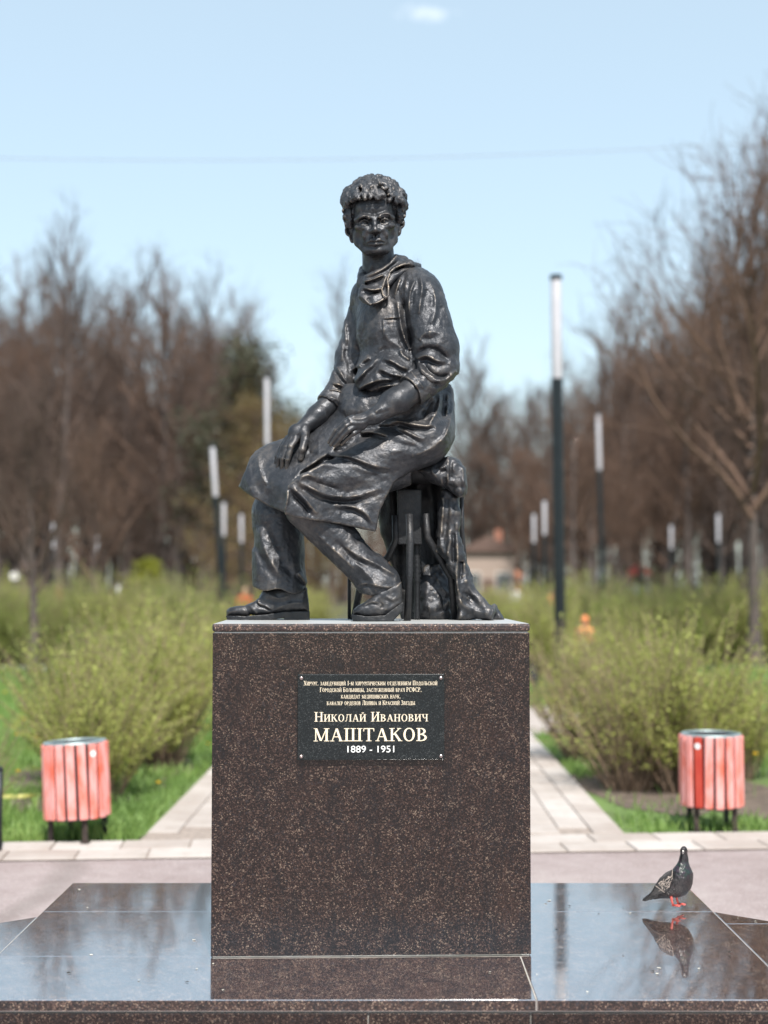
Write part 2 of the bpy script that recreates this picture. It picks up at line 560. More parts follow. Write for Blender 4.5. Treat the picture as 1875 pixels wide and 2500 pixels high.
def smooth_line(P, n=6):
    P = [np.array(p[:2], float) for p in P]
    if len(P) < 3: return P
    r = []
    for i in range(len(P) - 1):
        p0 = P[max(i - 1, 0)]; p1 = P[i]; p2 = P[i + 1]; p3 = P[min(i + 2, len(P) - 1)]
        for k in range(n):
            t = k / n
            r.append(0.5 * ((2 * p1) + (-p0 + p2) * t + (2 * p0 - 5 * p1 + 4 * p2 - p3) * t * t + (-p0 + 3 * p1 - 3 * p2 + p3) * t ** 3))
    r.append(P[-1])
    return r

def crop(origin, scale):
    """Turn pixels of an enlargement into photograph pixels."""
    return lambda *pts_: [(origin[0] + a * scale, origin[1] + b * scale) for a, b in pts_]
# ------------------------------------------------------------------ ground, plaza, path
def ground_mat():
    m = NT('park_soil'); c = m.coord()
    n1 = m.noise(c, 0.5, 6, 0.6); n2 = m.noise(c, 6, 6, 0.65); n3 = m.noise(c, 45, 4)
    col = m.ramp(m.math('ADD', m.math('MULTIPLY', n1, .6), m.math('MULTIPLY', n2, .4)), [(0.36, (0.075, 0.060, 0.042)), (0.5, (0.085, 0.085, 0.038)), (0.62, (0.070, 0.110, 0.034))])
    col = m.mix(m.math('MULTIPLY', n3, .5), col, (0.05, 0.045, 0.03))
    m.set(Base_Color=col, Roughness=.95, Normal=m.bump(n2, .6, .05)); return m.m
def asphalt_mat():
    m = NT('worn_asphalt'); c = m.coord()
    n1 = m.noise(c, 0.7, 6, 0.6); n2 = m.noise(c, 5, 5, .6, dist=.6); v = m.voro(c, 130); sp = m.n('SeparateColor'); m.l(v, sp.inputs[0])
    t = m.math('ADD', m.math('MULTIPLY', n1, .55), m.math('MULTIPLY', n2, .45))
    col = m.ramp(t, [(0.36, (0.215, 0.165, 0.158)), (0.5, (0.265, 0.213, 0.207)), (0.64, (0.315, 0.265, 0.255))])
    col = m.mix(m.ramp(sp.outputs[0], [(0.0, .35), (.5, 0.0), (1, 0)]), col, (0.17, 0.15, 0.145))
    col = m.mix(m.ramp(sp.outputs[1], [(0.8, 0.0), (1, .4)]), col, (0.55, 0.50, 0.47))
    # old patching seams and hair cracks
    w = m.n('TexWave'); w.inputs['Scale'].default_value = 0.11; w.inputs['Distortion'].default_value = 9; w.inputs['Detail'].default_value = 4; w.inputs['Detail Scale'].default_value = .6
    m.l(c, w.inputs['Vector'])
    col = m.mix(m.ramp(w.outputs['Fac'], [(0.0, .42), (0.018, 0.0), (1, 0)]), col, (0.13, 0.11, 0.10))
    m.set(Base_Color=col, Roughness=.88, Normal=m.bump(sp.outputs[0], .5, .006)); return m.m
def paver_mat():
    m = NT('concrete_paver'); c = m.coord('Generated'); oi = m.n('ObjectInfo'); wc = m.coord('Object')
    n1 = m.noise(wc, 7, 6, .65); n2 = m.noise(wc, 90, 3)
    add = m.n('VectorMath', operation='ADD'); m.l(wc, add.inputs[0]); m.l(oi.outputs['Location'], add.inputs[1])
    n3 = m.noise(add.outputs[0], 2.4, 5, .6)
    t = m.math('ADD', m.math('MULTIPLY', n3, .7), m.math('MULTIPLY', oi.outputs['Random'], .3))
    col = m.ramp(t, [(0.3, (0.300, 0.253, 0.226)), (0.5, (0.380, 0.337, 0.310)), (0.7, (0.440, 0.400, 0.375))])
    col = m.mix(m.ramp(n2, [(0.55, 0), (0.8, .35)]), col, (0.24, 0.21, 0.18))
    col = m.mix(m.ramp(n1, [(0.52, 0), (0.72, .45)]), col, (0.27, 0.23, 0.19))
    m.set(Base_Color=col, Roughness=.85, Normal=m.bump(n2, .3, .003)); return m.m
M_SOIL, M_ASPHALT, M_PAVER = ground_mat(), asphalt_mat(), paver_mat()
M_BED = plain('sand_joint', (0.26, 0.215, 0.185), 0.95, 0, .25, 20)
M_KERB = plain('kerb_concrete', (0.40, 0.38, 0.35), 0.9, 0, .2, 10)

def sheet(name, poly, z, mat, cell=None):
    bm = bmesh.new(); bm.faces.new([bm.verts.new((x, y, z)) for x, y in poly])
    bmesh.ops.recalc_face_normals(bm, faces=bm.faces)
    for f in bm.faces:
        if f.normal.z < 0: f.normal_flip()
    me = bpy.data.meshes.new(name); bm.to_mesh(me); bm.free()
    o = link(name, me, mat); tag(o, kind='structure'); return o
n = 64
sheet('ground', [(1500 * math.cos(2 * math.pi * k / n), 1500 * math.sin(2 * math.pi * k / n)) for k in range(n)], -0.03, M_SOIL)
def strip_back(x): return 9.62 + 0.088 * x       # far edge of the paved strip
def strip_front(x): return 9.02 + 0.088 * x
sheet('plaza', [(-60, -30), (60, -30), (60, strip_front(60)), (-60, strip_front(-60))], 0.0, M_ASPHALT)

# paving: the strip along the plaza and the straight path through the park
path = sheet('path', [(-1.68, strip_back(-1.68)), (1.58, strip_back(1.58)), (1.58, 75), (-1.68, 75)], 0.004, M_BED)
strip = sheet('paved_strip', [(-14, strip_front(-14)), (14, strip_front(14)), (14, strip_back(14)), (-14, strip_back(-14))], 0.006, M_BED)
def slab_mesh(a, b, h=.012):
    me = MB().box((0, 0, 0), (a, b, h)).mesh('paving_slab')
    bm = bmesh.new(); bm.from_mesh(me)
    es = [e for e in bm.edges if all(v.co.z > 0 for v in e.verts)]
    bmesh.ops.bevel(bm, geom=es, offset=.004, segments=1, affect='EDGES'); bm.to_mesh(me); bm.free()
    me.materials.append(M_PAVER); return me
rt = random.Random(8)
CW, RW = 0.2173, 0.43
tm = slab_mesh(CW - .010, RW - .010)
rest = bmesh.new(); cnt = 0
def lay(x, y, rz, mesh, parent, a, b):
    global cnt
    dz = rt.uniform(-.0015, .0015)
    vis = abs(x + .05) > (0.55 if y > 9.6 else 0.0) and y < 21.5 and abs(x) < 3.6
    if vis and cnt < 285:
        o = bpy.data.objects.new('paving_slab', mesh); COL.objects.link(o); o.parent = parent
        o.location = (x, y, .010 + dz); o.rotation_euler = (rt.uniform(-.003, .003), rt.uniform(-.003, .003), rz + rt.uniform(-.004, .004)); cnt += 1
    else:
        r = bmesh.ops.create_cube(rest, size=1)
        bmesh.ops.transform(rest, matrix=Matrix.Translation((x, y, .010 + dz)) @ Matrix.Rotation(rz, 4, 'Z') @ Matrix.Diagonal((a, b, .012, 1)), verts=r['verts'])
th = math.atan(0.088)
sm = slab_mesh(.44 - .010, .30 - .012)
for i in range(-16, 17):
    for j in (0, 1):
        x = i * .44 + (.22 if j else 0); y = strip_front(x) + .15 + j * .30
        lay(x, y, th, sm, strip, .43, .288)
for r_ in range(0, 90):
    for c_ in range(15):
        x = -1.68 + CW * (c_ + .5); y = 9.72 + .05 + RW * (r_ + .5) + (RW / 2 if c_ % 2 else 0)
        if y - RW / 2 < strip_back(x) + .004: continue
        if y > 48: continue
        lay(x, y, 0, tm, path, CW - .010, RW - .010)
me = bpy.data.meshes.new('paving'); rest.to_mesh(me); rest.free(); me.materials.append(M_PAVER)
tag(link('paving', me, None, path), kind='stuff')
pad = sheet('paved_bay', [(1.60, 16.3), (2.45, 16.3), (2.45, 19.9), (1.60, 19.9)], 0.005, M_PAVER)
def kerb(name, a, b, label):
    """Row of kerb stones from a to b; each stone is its own part."""
    a, b = Vector(a), Vector(b); L_ = (b - a).length; nst = max(1, round(L_ / 1.0)); d = (b - a) / nst
    r = empty(name, ((a + b) / 2).to_tuple()); tag(r, label, 'kerb')
    me = MB().box((0, 0, 0), (d.length - .012, .10, .14), None, .008).mesh('kerb_stone')
    me.materials.append(M_KERB)
    for i in range(nst):
        o = bpy.data.objects.new('kerb_stone', me); COL.objects.link(o); o.parent = r
        p = a + d * (i + .5) - (a + b) / 2; o.location = (p.x, p.y, rt.uniform(.035, .05)); o.rotation_euler = (0, 0, math.atan2(d.y, d.x) + rt.uniform(-.01, .01))
kerb('kerb', (-11, 27.6, 0), (-5.6, 27.8, 0), 'pale kerb stones at the far edge of the left lawn before the hedge')

def lawn_mat():
    m = NT('lawn_turf'); c = m.coord(); n1 = m.noise(c, 1.1, 6, .6); n2 = m.noise(c, 9, 5, .65)
    col = m.ramp(m.math('ADD', m.math('MULTIPLY', n1, .55), m.math('MULTIPLY', n2, .45)), [(0.36, (0.085, 0.075, 0.038)), (0.47, (0.095, 0.150, 0.040)), (0.64, (0.155, 0.240, 0.065))])
    m.set(Base_Color=col, Roughness=.95, Normal=m.bump(n2, .8, .06)); return m.m
M_TURF = lawn_mat()
sheet('lawn', [(-1.70, strip_back(-1.7)), (-1.70, 29.2), (-22, 29.2), (-22, strip_back(-22))], -0.015, M_TURF)
sheet('lawn', [(1.60, strip_back(1.6)), (22, strip_back(22)), (22, 29.2), (1.60, 29.2)], -0.015, M_TURF)
M_BARE = plain('bare_soil', (0.105, 0.078, 0.060), .95, 0, .4, 7, .8)
def bed(x, y, a, b, seed):
    r_ = random.Random(seed); ph = [r_.uniform(0, 6.28) for _ in range(4)]
    sheet('soil_bed', [(x + a * math.cos(t) * (1 + .12 * math.sin(3 * t + ph[0]) + .08 * math.sin(7 * t + ph[1])), y + b * math.sin(t) * (1 + .12 * math.sin(4 * t + ph[2]) + .07 * math.sin(9 * t + ph[3]))) for t in [k * 6.2832 / 60 for k in range(60)]], -0.008, M_BARE)
bed(2.42, 12.5, .80, 2.0, 5)
bed(-2.55, 12.7, .72, 1.9, 6)
# ---- grass: blades on both lawns, thinner under the shrubs
def grass(name, label, regions, n, seed, mat, hmin, hmax):
    rs = np.random.RandomState(seed)
    P = []
    for (x0a, x1a, y0, y1, share) in regions:
        k = int(n * share); y = y0 + (y1 - y0) * rs.rand(k) ** 1.15
        lo = x0a(y); hi = x1a(y); P.append(np.stack([lo + (hi - lo) * rs.rand(k), y], 1))
    P = np.concatenate(P)
    cl = vnoise(P[:, 0] * 1.6 + 40, P[:, 1] * 1.6, np.zeros(len(P)))
    keep = rs.rand(len(P)) < 0.25 + 1.1 * cl
    keep &= P[:, 1] > strip_back(P[:, 0]) + .05
    for bx, by, br in ((2.1, 11.2, .85), (2.4, 12.2, .9), (2.4, 14.2, .9), (3.0, 10.9, .6), (2.85, 12.9, .9), (-2.5, 11.1, .6), (-2.5, 13.6, .8), (-3.1, 12.6, .8)):
        keep &= (np.hypot(P[:, 0] - bx, P[:, 1] - by) > br * (.75 + .5 * cl)) | (rs.rand(len(P)) < .12)
    keep &= ~((P[:, 0] > 1.55) & (P[:, 0] < 2.5) & (P[:, 1] > 16.25) & (P[:, 1] < 19.95))
    bare = (P[:, 0] > 1.5) & (P[:, 0] < 3.9) & (P[:, 1] < 12.6)
    keep &= ~bare | (rs.rand(len(P)) < .35 * (cl > .45))
    P = P[keep]; cl = cl[keep] * np.where(bare[keep], .55, 1.0); N = len(P)
    h = (hmin + (hmax - hmin) * rs.rand(N)) * (0.6 + 0.8 * cl); a = rs.rand(N) * 6.283; wd_ = 0.004 + .005 * rs.rand(N)
    wd_ *= 1 + (P[:, 1] - 10) * .05
    lean = (rs.rand(N, 2) - .5) * h[:, None] * 1.1
    base = np.stack([P[:, 0], P[:, 1], np.full(N, -.03)], 1); dx = np.stack([np.cos(a) * wd_, np.sin(a) * wd_, np.zeros(N)], 1)
    mid = base + np.concatenate([lean * .35, (h * .6)[:, None]], 1); tip = base + np.concatenate([lean, h[:, None]], 1)
    V = np.stack([base - dx, base + dx, mid + dx * .7, mid - dx * .7, tip], 1).reshape(-1, 3)
    i = np.arange(N)[:, None] * 5
    T = np.concatenate([i + np.array([[0, 1, 2]]), i + np.array([[0, 2, 3]]), i + np.array([[3, 2, 4]])], 0)
    o = link(name, mesh_np(name, V, T, False), mat); tag(o, label, 'grass', kind='stuff'); return o
def leafy(name, cols, trans=.35, scale=1.2, rough=.6):
    m = NT(name); c = m.coord()
    t = m.math('ADD', m.math('MULTIPLY', m.noise(c, scale, 4, .6), .55), m.math('MULTIPLY', m.noise(c, scale * 14, 2), .45))
    col = m.ramp(t, [(0.33, cols[0]), (0.5, cols[1]), (0.67, cols[2])])
    m.set(Base_Color=col, Roughness=rough)
    tr = m.n('BsdfTranslucent'); m.l(col, tr.inputs['Color'])
    mxs = m.n('MixShader'); mxs.inputs[0].default_value = trans
    m.l(m.b.outputs[0], mxs.inputs[1]); m.l(tr.outputs[0], mxs.inputs[2]); m.l(mxs.outputs[0], m.o.inputs['Surface'])
    return m.m
M_GRASS = leafy('fresh_grass', [(0.120, 0.200, 0.050), (0.185, 0.300, 0.075), (0.290, 0.380, 0.110)])
lx = lambda y: -0.30 * y - 1.0
grass('grass', 'bright green spring grass of the left lawn and along the path edge', [(lx, lambda y: np.full_like(y, -1.72), 9.35, 29, 1.0)], 100000, 1, M_GRASS, .05, .17)
grass('grass', 'bright green spring grass of the right lawn behind the right litter bin', [(lambda y: np.full_like(y, 1.62), lambda y: 0.30 * y + 1.2, 9.85, 29, 1.0)], 100000, 2, M_GRASS, .05, .17)

# ---- dandelions
M_DAND = plain('dandelion_yellow', (0.80, 0.52, 0.02), .8, 0, .15, 60)
M_STALK = plain('dandelion_stalk', (0.14, 0.22, 0.06), .7)
def dandelion(loc, h, lab):
    r = empty('dandelion', loc); tag(r, lab, 'flower', 'dandelions in the lawns')
    MB().tube([(0, 0, -.03), (.01, 0, h * .6), (.015, .005, h)], [.004, .0035, .003], 5).build('stalk', M_STALK, r)
    mb = MB()
    for k in range(22):
        a = k * 2.4; e = .3 + .5 * (k / 22); l = .022
        d = Vector((math.cos(a) * math.cos(e), math.sin(a) * math.cos(e), math.sin(e)))
        s_ = Vector((-math.sin(a), math.cos(a), 0)) * .005
        p = Vector((.015, .005, h)); vs = [mb.bm.verts.new(p - s_ * .5), mb.bm.verts.new(p + s_ * .5), mb.bm.verts.new(p + d * l + s_), mb.bm.verts.new(p + d * l - s_)]
        mb.bm.faces.new(vs)
    mb.build('flower_head', M_DAND, r)
for sx, sy, Y, lab in ((382, 1932, 11.4, 'nearest the left path edge, at the foot of the shrubs'), (504, 1837, 14.2, 'touching the left side of the pedestal'), (38, 1885, 10.6, 'left of the left litter bin, just above the tape'),
                  (35, 1795, 12.2, 'left of the left litter bin, level with its rim'), (54, 1757, 13.2, 'left of the left litter bin, a little above its rim'), (90, 1802, 12.0, 'against the left corner of the left bin rim'), (8, 1692, 15.5, 'at the left photo edge, farthest back on the lawn'),
                  (1790, 1765, 12.5, 'just above the right litter bin'), (1862, 1700, 14.5, 'at the right photo edge, farthest back on the lawn'), (110, 1806, 12.3, 'right beside another, at the left bin rim corner'), (1840, 1842, 11.6, 'at the right photo edge beside the right litter bin')):
    p = at(sx, sy, Y); dandelion((p.x, p.y, 0), max(p.z, .12), 'yellow dandelion ' + lab)
# ------------------------------------------------------------------ pedestal and platform
PLAT_Z = 0.35
M_GRANITE = granite('granite_polished', 0.75)
M_GRANITE_EDGE = granite('granite_honed', 0.15, 2.0)
M_GRANITE_TOP = granite('granite_mirror', 1.0, 4.6, True)
M_GRANITE_CAP = granite('granite_cap', 0.4, 2.4)
M_MORTAR = plain('white_mortar', (0.36, 0.345, 0.32), 0.85, 0, 0.2, 30)
M_CORE = plain('mortar_bed', (0.30, 0.29, 0.27), 0.9, 0, 0.2, 30)

PA = math.radians(2.0)
PC = Vector((-0.078, 5.235, PLAT_Z))                   # middle of the pedestal's front foot
PW, PD = 1.165, 0.76
ped = empty('pedestal', PC, PA)
tag(ped, 'tall dark red granite pedestal with a black memorial plaque on its front', 'pedestal')
H = PED_TOP - PLAT_Z
CAPH, JT = 0.030, 0.0045
mb = MB(); mb.box((0, PD / 2, (H - CAPH) / 2), (PW - .012, PD - .012, H - CAPH - .002)); mb.build('core', plain('light_joint', (0.60, 0.58, 0.54), .85, 0, .15, 30), ped)
hh = H - CAPH - 2 * JT
def panel(c, size):
    o = MB().box(c, size).build('panel', M_GRANITE, ped)
    bevel_mesh(o, 0.0022, 2)
    return o
panel((0, .015, JT + hh / 2), (PW, .030, hh))
panel((0, PD - .015, JT + hh / 2), (PW, .030, hh))
for sx in (-1, 1): panel((sx * (PW / 2 - .015), PD / 2, JT + hh / 2), (.030, PD - .064, hh))
M_DUST_SHEEN = granite('granite_dust_sheen_top', 0.2, 1.0)  # thin dust plus the bright grazing sky sheen, painted as a pale base colour
nd = M_DUST_SHEEN.node_tree; pb_ = nd.nodes['Principled BSDF']; lk = pb_.inputs['Base Color'].links[0].from_socket
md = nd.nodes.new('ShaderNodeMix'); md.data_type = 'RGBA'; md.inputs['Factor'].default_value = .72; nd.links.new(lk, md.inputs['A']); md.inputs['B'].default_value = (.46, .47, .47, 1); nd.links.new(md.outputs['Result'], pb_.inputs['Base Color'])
cap = MB().box((0, PD / 2, H - CAPH / 2), (PW + .004, PD + .004, CAPH)).build('cap_slab', M_GRANITE_CAP, ped)
bevel_mesh(cap, 0.009, 3)
cap.data.materials.append(M_DUST_SHEEN)
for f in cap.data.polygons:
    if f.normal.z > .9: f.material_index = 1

# ---- plaque
M_PLAQUE = NT('plaque_black'); c_ = M_PLAQUE.coord()
v_ = M_PLAQUE.n('SeparateColor'); M_PLAQUE.l(M_PLAQUE.voro(c_, 330), v_.inputs[0])
M_PLAQUE.set(Base_Color=M_PLAQUE.ramp(M_PLAQUE.math('ADD', v_.outputs[0], M_PLAQUE.math('MULTIPLY_ADD', M_PLAQUE.noise(c_, 14, 4), .4, -.2)), [(0.0, (0.0035, 0.0065, 0.0075)), (0.72, (0.007, 0.011, 0.013)), (0.9, (0.016, 0.021, 0.023)), (1.0, (0.042, 0.047, 0.048))]), Roughness=.16)
M_PLAQUE = M_PLAQUE.m
M_GOLD = plain('gilded_letters', (0.80, 0.69, 0.52), 0.45, 0.0, 0.06, 60)
M_WHITE_L = plain('white_figures', (0.80, 0.80, 0.78), 0.5, 0, 0.04, 60)
M_SCREW = plain('screw_metal', (0.42, 0.33, 0.31), 0.28, 0.9, 0.15, 60)
pk = PC.y / F_PX
def plx(sx): return (sx - 904.5) * pk
def plz(sy): return at(904, sy, PC.y).z - PLAT_Z
px0, px1, pz0, pz1 = plx(725.5), plx(1081), plz(1854), plz(1645.5)
PTH = 0.016
plaque = MB().box(((px0 + px1) / 2, -PTH / 2 - .002, (pz0 + pz1) / 2), (px1 - px0, PTH, pz1 - pz0)).build('plaque', M_PLAQUE, ped)
bevel_mesh(plaque, 0.0025, 2)
for sx in (px0 + .0135, px1 - .0135):
    for sz in (pz0 + .0135, pz1 - .0135):
        mb = MB()
        prof = [(0.0062, 0), (0.0068, .0015), (0.0060, .0045), (0.0035, .0065), (0.0008, .0072)]
        mb.lathe(prof, 14)
        o = mb.build('screw', M_SCREW, plaque, True, (sx, -PTH - .002, sz))
        o.rotation_euler = (math.pi / 2, 0, 0)

# a small roman alphabet: stems, hairlines, bowls and serifs, drawn as polygons (cap height 1)
TK, TN, SF, ST = 0.155, 0.055, 0.125, 0.045
def g_line(x0, y0, x1, y1, w0):
    dx, dy = x1 - x0, y1 - y0; l = math.hypot(dx, dy); nx, ny = -dy / l * w0 / 2, dx / l * w0 / 2
    if abs(dy) > 0.3 * l:                                   # slanted stems end level
        h = w0 / 2 * l / abs(dy)
        return [(x0 - h, y0), (x0 + h, y0), (x1 + h, y1), (x1 - h, y1)]
    return [(x0 - nx, y0 - ny), (x1 - nx, y1 - ny), (x1 + nx, y1 + ny), (x0 + nx, y0 + ny)]
def g_stem(x, y0=0.0, y1=1.0, serifs='bt'):
    r = [g_line(x, y0, x, y1, TK)]
    if 'b' in serifs: r.append(g_serif(x, y0, 1))
    if 't' in serifs: r.append(g_serif(x, y1, -1))
    return r
def g_serif(x, y, up, w_=None):
    w_ = w_ or TK / 2 + SF
    return [(x - w_, y), (x + w_, y), (x + w_, y + up * ST), (x - w_, y + up * ST)]
def g_arc(cx, cy, rx, ry, a0, a1, n=14):
    r = []
    for i in range(n):
        q = []
        for s_, k in ((0, i), (0, i + 1), (1, i + 1), (1, i)):
            a = math.radians(a0 + (a1 - a0) * k / n)
            t = TN + (TK - TN) * abs(math.cos(a)) ** 1.3
            R = (rx, ry) if s_ == 0 else (rx - t, ry - t)
            q.append((cx + R[0] * math.cos(a), cy + R[1] * math.sin(a)))
        r.append(q)
    return r
def glyph(ch):
    L_ = g_line
    if ch == 'И': return 0.98, g_stem(.2) + g_stem(.78) + [L_(.24, .12, .74, .88, TN * 1.3)]
    if ch == 'Й': return 0.98, glyph('И')[1] + g_arc(.49, 1.27, .17, .15, 190, 350, 8)
    if ch == 'Н': return 0.98, g_stem(.2) + g_stem(.78) + [L_(.2, .51, .78, .51, TN)]
    if ch == 'П': return 0.98, g_stem(.2) + g_stem(.78) + [L_(.2, .972, .78, .972, TN)]
    if ch == 'Ш': return 1.36, g_stem(.2) + g_stem(.68) + g_stem(1.16) + [L_(.2, .028, 1.16, .028, TN)]
    if ch == 'Щ': return 1.40, glyph('Ш')[1] + [L_(1.33, .04, 1.33, -.2, TN * 1.6), L_(1.16, .028, 1.36, .028, TN)]
    if ch == 'Ц': return 1.02, g_stem(.2) + g_stem(.76) + [L_(.2, .028, .95, .028, TN), L_(.93, .04, .93, -.2, TN * 1.6)]
    if ch == 'К': return 0.94, g_stem(.2) + [L_(.28, .48, .74, .96, TN * 1.2), L_(.42, .58, .80, .02, TK), g_serif(.82, 0, 1, .15), g_serif(.74, 1, -1, .15)]
    if ch == 'О': return 0.96, g_arc(.48, .5, .42, .52, 0, 360, 28)
    if ch == 'С': return 0.88, g_arc(.48, .5, .42, .52, 48, 312, 22) + [L_(.77, .70, .77, .98, TN), L_(.77, .04, .77, .22, TN)]
    if ch == 'Л': return 0.98, g_stem(.78) + [L_(.34, .97, .22, .10, TN * 1.4), L_(.34, .972, .80, .972, TN), g_serif(.36, 1, -1, .14)] + g_arc(.12, .09, .10, .09, 180, 380, 7)
    if ch == 'А': return 0.98, [L_(.16, .02, .47, .98, TN * 1.2), L_(.80, .02, .49, .98, TK), L_(.27, .34, .70, .34, TN), g_serif(.16, 0, 1, .15), g_serif(.82, 0, 1, .17)]
    if ch == 'В': return 0.86, g_stem(.2) + g_arc(.36, .755, .34, .245, -90, 90, 10) + g_arc(.38, .265, .40, .265, -90, 90, 10) + [L_(.2, .972, .38, .972, TN), L_(.2, .52, .40, .52, TN), L_(.2, .028, .40, .028, TN)]
    if ch == 'Ь': return 0.84, g_stem(.2) + g_arc(.36, .28, .40, .28, -90, 90, 10) + [L_(.2, .53, .38, .53, TN), L_(.2, .028, .38, .028, TN)]
    if ch == 'Ы': return 1.18, glyph('Ь')[1] + g_stem(.98)
    if ch == 'Б': return 0.86, g_stem(.2) + g_arc(.36, .28, .40, .28, -90, 90, 10) + [L_(.2, .53, .38, .53, TN), L_(.2, .028, .38, .028, TN), L_(.2, .972, .70, .972, TN), L_(.70, .99, .72, .80, TN)]
    if ch == 'Р': return 0.80, g_stem(.2) + g_arc(.34, .73, .38, .27, -90, 90, 10) + [L_(.2, .972, .36, .972, TN), L_(.2, .49, .36, .49, TN)]
    if ch == 'Г': return 0.76, g_stem(.2) + [L_(.2, .972, .68, .972, TN), L_(.68, .99, .71, .76, TN)]
    if ch == 'Е': return 0.82, g_stem(.2) + [L_(.2, .972, .70, .972, TN), L_(.70, .99, .72, .78, TN), L_(.2, .52, .56, .52, TN), L_(.56, .66, .56, .38, TN), L_(.2, .028, .72, .028, TN), L_(.72, .01, .75, .24, TN)]
    if ch == 'Т': return 0.86, g_stem(.43, 0, 1, 'b') + [L_(.06, .972, .80, .972, TN), L_(.07, .99, .05, .76, TN), L_(.79, .99, .81, .76, TN)]
    if ch == 'М': return 1.20, [L_(.20, 0, .20, 1, TN * 1.3), L_(.23, .98, .58, .04, TK * .95), L_(.98, .98, .60, .04, TN * 1.2)] + g_stem(1.0) + [g_serif(.20, 0, 1, .16), g_serif(.17, 1, -1, .12)]
    if ch == 'Х': return 0.94, [L_(.20, .98, .76, .02, TK), L_(.76, .98, .18, .02, TN * 1.2), g_serif(.18, 1, -1, .16), g_serif(.76, 1, -1, .14), g_serif(.18, 0, 1, .14), g_serif(.78, 0, 1, .16)]
    if ch == 'У': return 0.88, [L_(.16, .98, .47, .30, TK), L_(.74, .98, .38, .06, TN * 1.2), g_serif(.15, 1, -1, .16), g_serif(.74, 1, -1, .14)] + g_arc(.27, .09, .12, .10, 190, 350, 7)
    if ch == 'З': return 0.76, g_arc(.34, .755, .30, .255, -80, 150, 13) + g_arc(.34, .27, .36, .28, -150, 85, 14) + [L_(.28, .52, .42, .52, TN)]
    if ch == 'Д': return 1.00, g_stem(.74, 0, 1, '') + [L_(.34, .97, .22, .05, TN * 1.4), L_(.30, .972, .86, .972, TN), L_(.04, .028, .96, .028, TN), L_(.07, .04, .07, -.2, TN * 1.4), L_(.93, .04, .93, -.2, TN * 1.4)]
    if ch == 'Ч': return 0.92, g_stem(.72) + g_arc(.44, .78, .30, .36, 180, 300, 9) + [L_(.20, .76, .20, 1, TK), g_serif(.20, 1, -1), L_(.55, .45, .72, .52, TN)]
    if ch == 'Ю': return 1.34, g_stem(.2) + [L_(.2, .51, .56, .51, TN)] + g_arc(.90, .5, .38, .52, 0, 360, 26)
    if ch == 'Ж': return 1.30, g_stem(.65) + [L_(.65, .5, 1.08, .96, TN * 1.2), L_(.78, .60, 1.14, .02, TK), L_(.65, .5, .22, .96, TN * 1.2), L_(.52, .60, .16, .02, TK), g_serif(1.16, 0, 1, .14), g_serif(.14, 0, 1, .14), g_serif(1.06, 1, -1, .13), g_serif(.24, 1, -1, .13)]
    if ch == 'Ф': return 1.08, g_stem(.54) + g_arc(.54, .52, .46, .34, 0, 360, 26)
    if ch == '1': return 0.60, g_stem(.32, 0, 1, 'b') + [L_(.14, .80, .30, .97, TN)]
    if ch == '-': return 0.46, [L_(.08, .36, .38, .36, .09)]
    if ch == ',': return 0.36, [[(.10, 0), (.24, 0), (.24, .14), (.10, .14)], [(.20, .02), (.24, .02), (.14, -.20), (.10, -.18)]]
    return 0.42, []

def lettering(text, sx0, sx1, sbase, cap, small, bold=0.0):
    """Small capitals: capitals at height cap, lower-case letters at height small (photograph pixels); spans sx0..sx1."""
    polys = []; x = 0.0
    for ch in text:
        U = ch.upper(); k = small / cap if (ch != U) else 1.0
        adv, g = glyph(U)
        for p in g: polys.append([(x + a * k, b * k) for a, b in p])
        x += adv * k + 0.05
    wdt = (plx(sx1) - plx(sx0)); ks = wdt / x
    h = cap * pk; zb = plz(sbase)
    bm = bmesh.new(); n = 0
    for p in polys:
        area = sum(a[0] * b[1] - b[0] * a[1] for a, b in zip(p, p[1:] + p[:1]))
        if area < 0: p = p[::-1]
        cx = sum(a for a, b in p) / len(p); cy = sum(b for a, b in p) / len(p)
        y = -PTH - .0022 - .0007 - (n % 7) * 2e-5; n += 1
        vs = []
        for a, b in p:
            if bold:
                a += math.copysign(bold, a - cx) if abs(a - cx) > 1e-6 else 0
                b += math.copysign(bold * .5, b - cy) if abs(b - cy) > 1e-6 else 0
            vs.append((plx(sx0) + a * ks, zb + b * h))
        A = [bm.verts.new((a, y, b)) for a, b in vs]; Bv = [bm.verts.new((a, -PTH - .002, b)) for a, b in vs]
        bm.faces.new(A)
        for i in range(len(A)): bm.faces.new((A[i], Bv[i], Bv[(i + 1) % len(A)], A[(i + 1) % len(A)]))
    bmesh.ops.recalc_face_normals(bm, faces=bm.faces)
    me = bpy.data.meshes.new('lettering'); bm.to_mesh(me); bm.free()
    return link('lettering', me, M_GOLD, plaque)
lettering('Хирург, заведующий 1-м хирургическим отделением Подольской', 740, 1064, 1672, 10.5, 8.4, .004)
lettering('Городской Больницы, заслуженный врач РСФСР,', 779, 1026, 1688, 10.5, 8.4, .004)
lettering('кандидат медицинских наук,', 830, 975, 1704, 10.5, 8.4, .004)
lettering('кавалер орденов Ленина и Красной Звезды', 796, 1010, 1720, 10.5, 8.4, .004)
lettering('Николай Иванович', 766, 1042, 1760, 22.5, 17.0, 0)
lettering('МАШТАКОВ', 763, 1042, 1808, 31, 31, 0)
fc = bpy.data.curves.new('lettering', 'FONT'); fc.body = '1889 - 1951'; fc.size = 1; fc.extrude = 0.02
fo = bpy.data.objects.new('lettering', fc); COL.objects.link(fo)
bpy.context.view_layer.update()
me = bpy.data.meshes.new_from_object(fo.evaluated_get(bpy.context.evaluated_depsgraph_get()))
bpy.data.objects.remove(fo)
co = np.empty(len(me.vertices) * 3, np.float32); me.vertices.foreach_get('co', co); co = co.reshape(-1, 3)
